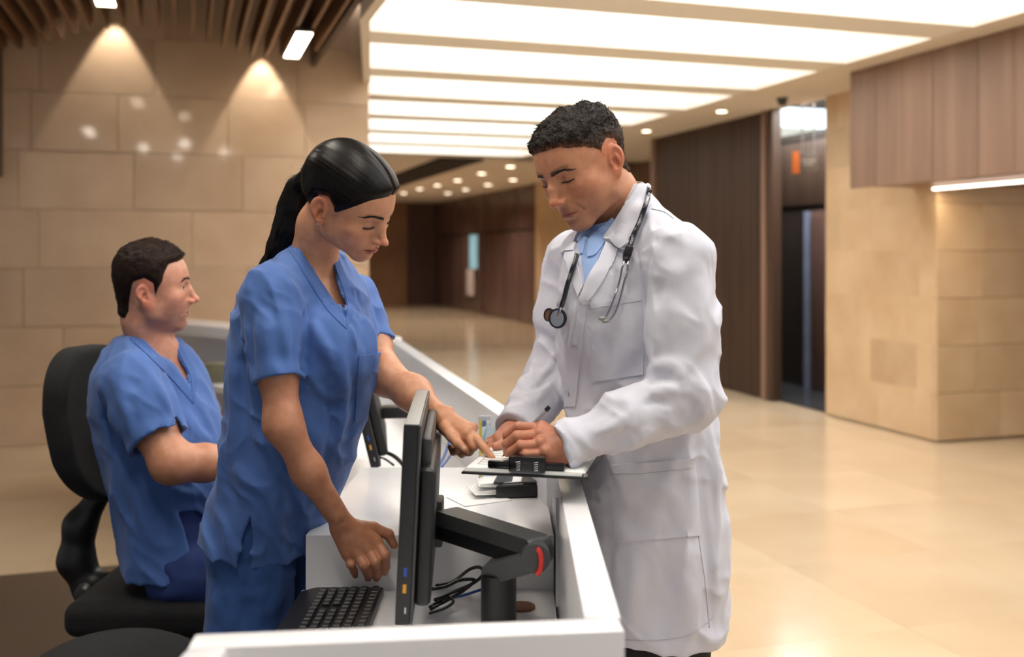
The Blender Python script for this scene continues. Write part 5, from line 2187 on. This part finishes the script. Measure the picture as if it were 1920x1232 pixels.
def tail(p):
    d = chain(p, pw, prad, .02)
    PW = np.array(pw)[::-1]
    ax_ = np.interp(p[:, 2], PW[:, 2], PW[:, 0])
    g = (vnoise(np.stack([(p[:, 0] - ax_) * 170, p[:, 1] * 170, p[:, 2] * 4], 1)) - .5) * .0022
    return (d - g).astype(f32)


hw_ = Fld().u(hairw)
V, Q = surface(hw_, wh.O - .16, wh.O + .17, .0019)
q = wh.loc(V)
ok = poly_sd_yz(q, polyw) > -.0035
Q = Q[ok[Q].all(1)]
used = np.unique(Q)
mp_ = np.full(len(V), -1)
mp_[used] = np.arange(len(used))
V, Q = V[used], mp_[Q]
q = wh.loc(V)
pt_ = np.exp(-((q[:, 0] + .004) / .0018) ** 2) * sstep(.0, .03, q[:, 1]) * sstep(.03, .05, q[:, 2])
edge = sstep(.004, .0, poly_sd_yz(q, polyw)) * .3
hc = np.ones((len(V), 3)) * (1 - pt_[:, None]) + np.array((22.0, 15.0, 11.0)) * pt_[:, None]
hair_w = Wm.add('sleek_hair', V, Q, M_hair_w, None, hc)
lo, hi = bounds(pw, .045)
V, Q = surface(tail, lo, hi, .0024)
pony = Wm.add('ponytail', V, Q, M_hair_w, None, np.ones((len(V), 3)))
tz_ = wh.wld((0, -.112, .026))
dv = np.array(pw[1]) - tz_
mt = Matrix.Translation(Vector(tz_ + dv * .25)) @ Vector(dv).to_track_quat('Z', 'Y').to_matrix().to_4x4()
bm_ = MB()
bm_.lathe([(.012, -.005), (.0165, -.003), (.0165, .003), (.012, .005)], 20, mt)
Wm.mb('hair_tie', bm_, M_black, None)
# fine loose strands along the combed hair
V0 = np.asarray(wom.data.vertices[0].co)
N = vnormals(tail, V)
fl = np.tile(np.array(pw[4]) - np.array(pw[2]), (len(V), 1))
V2, T2 = strands(V, N, fl / .1, 260, .030, .0004, 9, .0, .05)
Wm.add('hair_strands', V2, T2, M_hair_w, pony, np.ones((len(V2), 3)))['kind'] = 'stuff'
# small ear stud
es = wh.wld((.0765, -.004, -.043))
Wm.mb('earring', MB().lathe([(.0005, -.002), (.0026, -.001), (.0026, .001), (.0005, .002)], 10, Matrix.Translation(Vector(es))), M_chrome)

# ---- scrub top
top = Fld()
top.u(top_t)
top.u(lambda p: chain(p, [at(580, 505, 2.12), np.array(wSn) + (0, .02, .004)], (.058, .058), .02), .04)
top.u(lambda p: chain(p, [at(590, 505, 2.16), np.array(wSf) + (0, -.02, .004)], (.055, .054), .02), .04)
top.u(lambda p: ell(p, at(652, 655, 2.05), (.060, .060, .070)), .05)
top.u(lambda p: ell(p, at(618, 650, 1.995), (.050, .055, .068)), .05)


def tsleeve(a, b, ra, rb):
    a, b = map(np.asarray, (a, b))
    d = (b - a) / np.linalg.norm(b - a)

    lx = np.cross(d, b / np.linalg.norm(b))
    lx /= np.linalg.norm(lx)

    def fn(p):
        e = chain(p, [a, (a + b) / 2, b, b + d * .06], (ra, (ra + rb) / 2 + .003, rb, rb), .02)
        lat = ((p - b) @ lx) / rb
        return smax(e, ((p - b) @ d - .012 * np.clip(lat * lat, 0, 1.3) + .006).astype(f32), .002)

    def hole(p):
        return cap(p, b - d * .004, b + d * .08, rb - .011, rb - .0065)
    return fn, hole


s1, h1 = tsleeve(at(508, 552, 1.975), at(523, 712, 1.938), .064, .0475)
top.u((lambda s_, h_: (lambda p: smax(s_(p), -h_(p), .002)))(s1, h1), .007)
s2, h2 = tsleeve(wSf, at(703, 650, 2.235), .056, .046)
top.u((lambda s_, h_: (lambda p: smax(s_(p), -h_(p), .002)))(s2, h2), .02)
# clean V opening and side slit
top.sub(frustum([(548, 440), (572, 480), (600, 525), (628, 566), (647, 594), (650, 575), (640, 540), (628, 508), (623, 488), (640, 440)], 1.70, 2.22), .0015)
top.sub(frustum([(472, 960), (464, 1100), (436, 1100)], 1.6, 2.1), .002)
zh0 = at(494, 1036, 2.14)[2]
top.inter(lambda p: (zh0 + .36 * np.clip(-.52 - p[:, 0], 0, 1) - p[:, 2]).astype(f32), .002)
wbase = Fld()
wbase.ops = list(top.ops)
folds(top, wbase, [
    ([(566, 560), (572, 640), (568, 720)], .010, -.009),
    ([(540, 520), (562, 560), (570, 600)], .012, .006),
    ([(525, 560), (535, 630), (545, 700)], .012, .006),
    ([(500, 570), (500, 640), (505, 700)], .014, .005),
    ([(470, 590), (468, 650), (480, 710)], .010, -.007),
    ([(452, 600), (455, 700), (462, 790), (470, 880)], .012, -.011),
    ([(440, 660), (438, 760), (430, 860)], .012, .006),
    ([(585, 600), (605, 640), (625, 680)], .011, .006),
    ([(580, 650), (610, 700), (640, 730)], .012, -.006),
    ([(575, 690), (600, 730), (640, 760)], .011, .006),
    ([(640, 690), (645, 760), (632, 840)], .016, .008),
    ([(618, 720), (622, 800), (608, 880)], .014, -.006),
    ([(660, 700), (668, 760), (650, 850)], .012, -.005),
    ([(600, 800), (590, 870), (570, 940)], .016, .005),
    ([(440, 870), (470, 910), (500, 930)], .014, .005),
    ([(420, 900), (445, 950), (450, 1000)], .013, -.006),
    ([(505, 900), (520, 960), (525, 1050)], .018, .006),
    ([(545, 900), (555, 980), (550, 1060)], .016, -.005),
    ([(398, 950), (420, 990), (430, 1040)], .012, .005),
    ([(655, 600), (665, 630), (672, 660)], .008, .005),
    ([(672, 580), (684, 620), (690, 660)], .010, -.006),
    ([(690, 560), (700, 600), (708, 640)], .009, .005),
])
top.disp(lambda p: wrinkle(p + p[:, [2, 2, 0]] * .25, 14, (1.3, 1.0, .6), .009) - .0045 + wrinkle(p[:, [2, 1, 0]] + p[:, [0, 0, 1]] * .6, 22, (1, .7, .8), .006) - .003 + (vnoise(p * np.array([60, 60, 36], f32)) - .5) * .0022)
V, Q = surface(top, (-.74, 1.80, .70), (-.20, 2.46, 1.46), .0037)
w_top = Wm.add('scrub_top', V, Q, M_scrub)
vop = [o_ for o_ in top.ops if o_[0] == 's'][-2]
nov = Fld()
nov.ops = [o_ for o_ in top.ops if o_ is not vop]
for ca, cb in (([(552, 456), (572, 483), (600, 526), (628, 567), (648, 597)], [(536, 462), (558, 494), (586, 540), (616, 584), (649, 617)]),
               ([(626, 492), (632, 512), (642, 540), (651, 574), (648, 597)], [(636, 490), (645, 512), (656, 542), (664, 580), (650, 617)])):
    patch(Wm, 'neck_band', nov, ca, cb, 24, 5, .0016, M_scrub_edge, w_top, under=.004)
patch(Wm, 'pocket', top, [(672, 668), (668, 730), (664, 790)], [(715, 660), (703, 720), (690, 790)], 16, 8, .003, M_scrub, w_top)
# trousers
wt = Fld()
for x_, y_ in ((-.56, 2.10), (-.50, 2.24)):
    wt.u((lambda x, y: (lambda p: chain(p, [(x + .03, y, .88), (x + .012, y, .60), (x, y, .10)], (.088, .090, .085), .02)))(x_, y_), .02)
wt.inter(lambda p: (p[:, 2] - .90).astype(f32))
wt.inter(lambda p: (.04 - p[:, 2]).astype(f32))
zh_ = at(494, 1036, 2.14)[2]
wt.inter(lambda p: np.where(p[:, 2] > zh_ + .012, top_t(p) + .014, -1.).astype(f32))
wt.disp(lambda p: (vnoise(p * np.array([30, 30, 14], f32)) - .5) * .016 + (vnoise(p * np.array([60, 60, 50], f32)) - .5) * .006)
V, Q = surface(wt, (-.80, 1.85, .0), (-.25, 2.45, .95), .0065)
Wm.add('trousers', V, Q, M_pants)
for x_, y_ in ((-.56, 2.10), (-.50, 2.24)):
    sf = Fld()
    sf.u((lambda x, y: (lambda p: chain(p, [(x - .03, y, .045), (x + .14, y - .06, .035)], (.045, .036), .02)))(x_, y_))
    sf.inter(lambda p: (.001 - p[:, 2]).astype(f32))
    V, Q = surface(sf, (x_ - .12, y_ - .15, -.01), (x_ + .22, y_ + .1, .12), .006)
    Wm.add('shoe', V, Q, M_shoe)

# ================================================================== the seated man
SM = Fig((-0.85, 2.68, 0.0))
Ms = frame(1, -18, 0, -5)
sO = at(268, 554, 2.56) - Ms @ (np.array((.075, -.012, -.016)) * 1.02)
sh = Head(Ms, sO, 1.02, jawx=.058, nose=.95, brow=1.0, lip=.95, lid='open', cheek=1.15, width=1.04, crown=.080, clen=.084, fill=1.15, ear=.86, bridge=1.05, naso=1)
SROWS = [(640, 276, 2.68, .085, .080), (680, 274, 2.68, .160, .105), (740, 286, 2.68, .180, .130), (820, 308, 2.68, .180, .145), (900, 328, 2.68, .178, .145),
         (980, 343, 2.68, .182, .140), (1058, 354, 2.68, .188, .142)]
SANG = 66
st_t = lofter(SROWS, SANG, 2.2)
SKIN_S = (208, 152, 128)
snb = at(288, 655, 2.66)
sk = Fld()
sk.u(sh.full)
sh.neck = lambda p: chain(p, [sh.wld((0, -.020, -.03)), sh.wld((0, -.014, -.09)), snb], (.050, .051, .062), .02)
sk.u(sh.neck, .024)
sk.u(lambda p: ell(p, sh.wld((0, .035, -.098)), (.034, .04, .020)), .02)
sk.u(lambda p: st_t(p) + .014, .03)
V, Q = surface(sk, np.minimum(sh.O - .15, np.array(snb) - (.13, .13, .20)), sh.O + np.array((.15, .16, .16)), .0021)
C = sh.colour(V, SKIN_S, (176, 108, 98), .45, .35, (52, 38, 30), .6)
parts = [(V, Q, C)]
sS, sE, sW = at(246, 718, 2.50), at(322, 868, 2.44), at(452, 862, 2.56)
fa = Fld()
fa.u(lambda p: chain(p, [sS, at(285, 800, 2.47), sE, at(385, 868, 2.50), sW, at(480, 872, 2.60)], (.056, .050, .047, .042, .030, .030), .03))
smc = [at(515, 872, 2.62), at(515, 878, 2.60), at(513, 884, 2.59), at(510, 888, 2.58)]
sfg = [[m_, np.array(m_) + (.035, .01, -.004), np.array(m_) + (.055, .015, -.016), np.array(m_) + (.066, .018, -.030)] for m_ in smc]
hand_field(fa, at(480, 872, 2.60), .026, smc, sfg, [at(488, 868, 2.63), at(510, 866, 2.66), at(530, 868, 2.67), at(545, 874, 2.67)], .009)
lo, hi = bounds([at(230, 720, 2.5), sE, at(560, 860, 2.66)], .065)
V, Q = surface(fa, lo, hi, .0028)
parts.append((V, Q, np.tile(np.asarray(lin((202, 144, 112))[:3], f32), (len(V), 1))))
bd = Fld()
bd.u(lambda p: st_t(p) + .02)
farS, farE = at(330, 720, 2.86), at(400, 860, 2.86)
bd.u(lambda p: chain(p, [farS, farE, at(500, 862, 2.74)], (.056, .046, .030), .02), .02)
V, Q = surface(bd, (-1.25, 2.3, .5), (-.5, 3.05, 1.30), .010)
parts.append((V, Q, np.tile(np.asarray(lin(SKIN_S)[:3], f32), (len(V), 1))))
V, Q, C = merge(parts)
man = SM.add('person', V, Q, skinmat('skin_man'), None, C)
tag(man, 'seated man in blue scrubs with short dark hair on the office chair', 'person')
brows_lashes(SM, sh, M_brow, 80, 7, .0034, False, .0035)
for sd in (-1, 1):
    c_ = sh.wld((sd * .0315, .0735, -.0025))
    mt = Matrix.Translation(Vector(c_)) @ Vector(sh.M[:, 1] * .90 + sh.M[:, 0] * .30).to_track_quat('Z', 'Y').to_matrix().to_4x4()
    r_ = .0122
    pr_ = [(r_ * math.sin(a_), -r_ * math.cos(a_)) for a_ in np.linspace(.05, math.pi - .05, 14)]
    eb = SM.mb('eyeball', MB().lathe(pr_, 18, mt), M_eye, None, smooth=180)
    SM.mb('iris', MB().lathe([(.0055, r_ * .885), (.0045, r_ * .95), (.002, r_ * 1.01), (.0004, r_ * 1.015)], 16, mt), M_iris, eb, smooth=180)
polys = [(.125, .068), (.094, .067), (.070, .060), (.052, .056), (.044, .036), (.040, .016), (.030, -.002), (.022, -.026), (.010, -.026), (.006, .010), (-.010, .020), (-.030, .012), (-.036, -.020), (-.040, -.060), (-.050, -.084), (-.14, -.088), (-.16, .2), (.125, .2)]
short_hair(SM, sh, polys, .011, .007, M_hair_s, 'short_hair', (40, 30, 24), (36, 28, 23), SKIN_S, .010, 13, h=.003, wavy=.005,
           flowf=lambda q: np.stack([0 * q[:, 0], .7 + 0 * q[:, 0], .3 - 1.2 * sstep(.05, .0, q[:, 2])], 1), n=6000, slen=.009, lift=.03, locks=350)

# scrub top of the seated man
sp_ = Fld()
sp_.u(st_t)
sp_.u(lambda p: chain(p, [at(262, 668, 2.67), np.array(sS) + (0, .03, .01)], (.066, .070), .02), .05)
sp_.u(lambda p: chain(p, [at(280, 668, 2.70), np.array(farS) + (0, -.02, .01)], (.066, .066), .02), .05)
s1, h1 = tsleeve(np.array(sS) + (0, .0, .0), at(298, 828, 2.455), .080, .071)
sp_.u((lambda s_, h_: (lambda p: smax(s_(p), -h_(p), .002)))(s1, h1), .009)
s2, h2 = tsleeve(farS, at(385, 830, 2.86), .075, .065)
sp_.u((lambda s_, h_: (lambda p: smax(s_(p), -h_(p), .002)))(s2, h2), .02)
sp_.sub(frustum([(225, 560), (240, 600), (285, 645), (330, 690), (357, 734), (362, 726), (352, 700), (335, 672), (318, 640), (330, 600), (340, 560)], 2.2, 2.80), .002)
sp_.sub(frustum([(334, 962), (372, 962), (400, 990), (400, 1080), (374, 1080)], 2.0, 2.62), .002)
sbase = Fld()
sbase.ops = list(sp_.ops)
folds(sp_, sbase, [
    ([(300, 690), (325, 740), (345, 800)], .014, -.012),
    ([(270, 690), (300, 730), (325, 780)], .014, .008),
    ([(210, 700), (235, 770), (250, 830)], .016, .007),
    ([(190, 740), (205, 800), (220, 860)], .014, -.010),
    ([(350, 770), (372, 810), (400, 830)], .014, .008),
    ([(340, 830), (370, 850), (400, 850)], .012, -.007),
    ([(230, 870), (250, 930), (275, 1000)], .018, .008),
    ([(270, 880), (300, 940), (310, 1010)], .016, -.007),
    ([(290, 890), (330, 920), (380, 930)], .014, .007),
    ([(360, 740), (385, 780), (405, 830)], .012, .006),
], 1.9)
sp_.disp(lambda p: wrinkle(p + p[:, [2, 2, 0]] * .25, 13, (1.3, 1.0, .6), .011) - .0055 + wrinkle(p[:, [2, 1, 0]] + p[:, [0, 0, 1]] * .6, 20, (1, .7, .8), .004) - .002 + (vnoise(p * np.array([50, 50, 30], f32)) - .5) * .003)
V, Q = surface(sp_, (-1.28, 2.25, .55), (-.48, 3.05, 1.30), .0052)
m_top = SM.add('scrub_top', V, Q, M_scrub)
vop = [o_ for o_ in sp_.ops if o_[0] == 's'][-2]
snov = Fld()
snov.ops = [o_ for o_ in sp_.ops if o_ is not vop]
patch(SM, 'neck_band', snov, [(238, 614), (285, 655), (330, 698), (360, 736)], [(230, 624), (278, 668), (322, 712), (362, 757)], 22, 4, .002, M_scrub_edge, m_top, y0=1.9, under=.005)
patch(SM, 'neck_band', snov, [(328, 648), (342, 676), (356, 704), (360, 736)], [(338, 646), (354, 676), (368, 708), (363, 757)], 18, 4, .002, M_scrub_edge, m_top, y0=1.9, under=.005)
# trousers, sitting
sl_ = Fld()
for dy, x2 in ((-.10, .0), (.10, .02)):
    hp = np.array((-.84, 2.70 + dy, .60))
    kn = np.array((-.40 + x2, 2.72 + dy * 1.1, .585))
    ft = np.array((-.42 + x2, 2.72 + dy * 1.1, .09))
    sl_.u((lambda a, b, c_: (lambda p: chain(p, [a, b, c_], (.098, .080, .060), .02)))(hp, kn, ft), .03)
sl_.u(lambda p: smax(st_t(p) + .012, (p[:, 2] - .80).astype(f32), .01), .02)
sl_.inter(lambda p: (.05 - p[:, 2]).astype(f32))
sl_.disp(lambda p: (vnoise(p * 28) - .5) * .012)
V, Q = surface(sl_, (-1.1, 2.40, .03), (-.25, 3.0, .82), .008)
SM.add('trousers', V, Q, M_navy)
for dy, x2 in ((-.10, .0), (.10, .02)):
    sf = Fld()
    x_, y_ = -.42 + x2, 2.72 + dy * 1.1
    sf.u((lambda x, y: (lambda p: chain(p, [(x - .03, y, .05), (x + .16, y, .036)], (.046, .036), .02)))(x_, y_))
    sf.inter(lambda p: (.001 - p[:, 2]).astype(f32))
    V, Q = surface(sf, (x_ - .12, y_ - .1, -.01), (x_ + .24, y_ + .1, .12), .008)
    SM.add('shoe', V, Q, M_shoe)

# ================================================================== office chair
oc = Fig((-0.93, 2.72, 0.0))
e1 = empty('office_chair', oc.base)
tag(e1, 'black high-backed office chair the seated man sits on', 'chair')
oc.root = e1
bkc = [at(158, 672, 2.80), at(156, 760, 2.80), at(172, 850, 2.80), at(206, 945, 2.80)]
wax = np.array((-.26, -.965, 0.0))


def back(p):
    zs = np.array([b[2] for b in bkc])[::-1]
    cx = np.interp(p[:, 2], zs, np.array([b[0] for b in bkc])[::-1])
    q0 = p[:, 0] - cx
    q1 = p[:, 1] - 2.80
    u_ = q0 * wax[0] + q1 * wax[1]
    n_ = q0 * .965 + q1 * -.26
    zc, hz = (1.165 + .735) / 2, (1.165 - .735) / 2
    zz = p[:, 2] - zc
    hw = .165 - .05 * np.clip(-zz / hz, 0, 1) ** 2
    r = .125
    a = np.abs(u_) - (hw - r)
    b = np.abs(zz) - (hz - r)
    d2 = np.sqrt(np.maximum(a, 0) ** 2 + np.maximum(b, 0) ** 2) + np.minimum(np.maximum(a, b), 0) - r
    nn_ = np.abs(n_ + .05 * (u_ / .2) ** 2 * -1 + .0) - .040
    return smax(d2.astype(f32), nn_.astype(f32), .03)


V, Q = surface(back, (-1.50, 2.45, .70), (-.90, 3.15, 1.20), .006)
oc.add('backrest', V, Q, M_fabric_k)
sp2 = Fld()
sp2.u(lambda p: chain(p, [at(185, 930, 2.80), at(150, 985, 2.80), at(143, 1050, 2.80), at(170, 1105, 2.80), at(240, 1090, 2.78)], (.030, .040, .045, .040, .035), .03))
V, Q = surface(sp2, (-1.35, 2.6, .38), (-.88, 3.0, .80), .006)
oc.add('spine', V, Q, M_black)


def seatf(p):
    c = np.array((-.86, 2.72, .512))
    q = np.abs(p - c) - (np.array((.25, .235, .045)) - .035)
    return (np.linalg.norm(np.maximum(q, 0), axis=1) + np.minimum(q.max(1), 0) - .035).astype(f32)


V, Q = surface(seatf, (-1.16, 2.44, .45), (-.56, 3.0, .58), .006)
oc.add('seat', V, Q, M_fabric_k)
oc.mb('gas_lift', MB().cyl((-.86, 2.72, .10), (-.86, 2.72, .475), .028), M_black)
for k in range(5):
    a_ = k * 2 * math.pi / 5 + .3
    d_ = Vector((math.cos(a_), math.sin(a_), 0))
    c_ = Vector((-.86, 2.72, .10))
    lg = oc.mb('base_leg', MB().tube([c_ + d_ * .02, c_ + d_ * .16 - Vector((0, 0, .012)), c_ + d_ * .30 - Vector((0, 0, .03))], [.028, .022, .016], 8, 3), M_black)
    sd_ = d_.cross(Vector((0, 0, 1)))
    w0 = c_ + d_ * .30
    oc.mb('caster', MB().cyl((w0 - sd_ * .022).to_tuple()[:2] + (.027,), (w0 + sd_ * .022).to_tuple()[:2] + (.027,), .026, n=16), M_black, lg)
kp = at(158, 1103, 2.74)
oc.mb('knob', MB().cyl(kp, kp + np.array((.01, -.05, .0)), .017, n=16, bev=.003), M_dgrey)
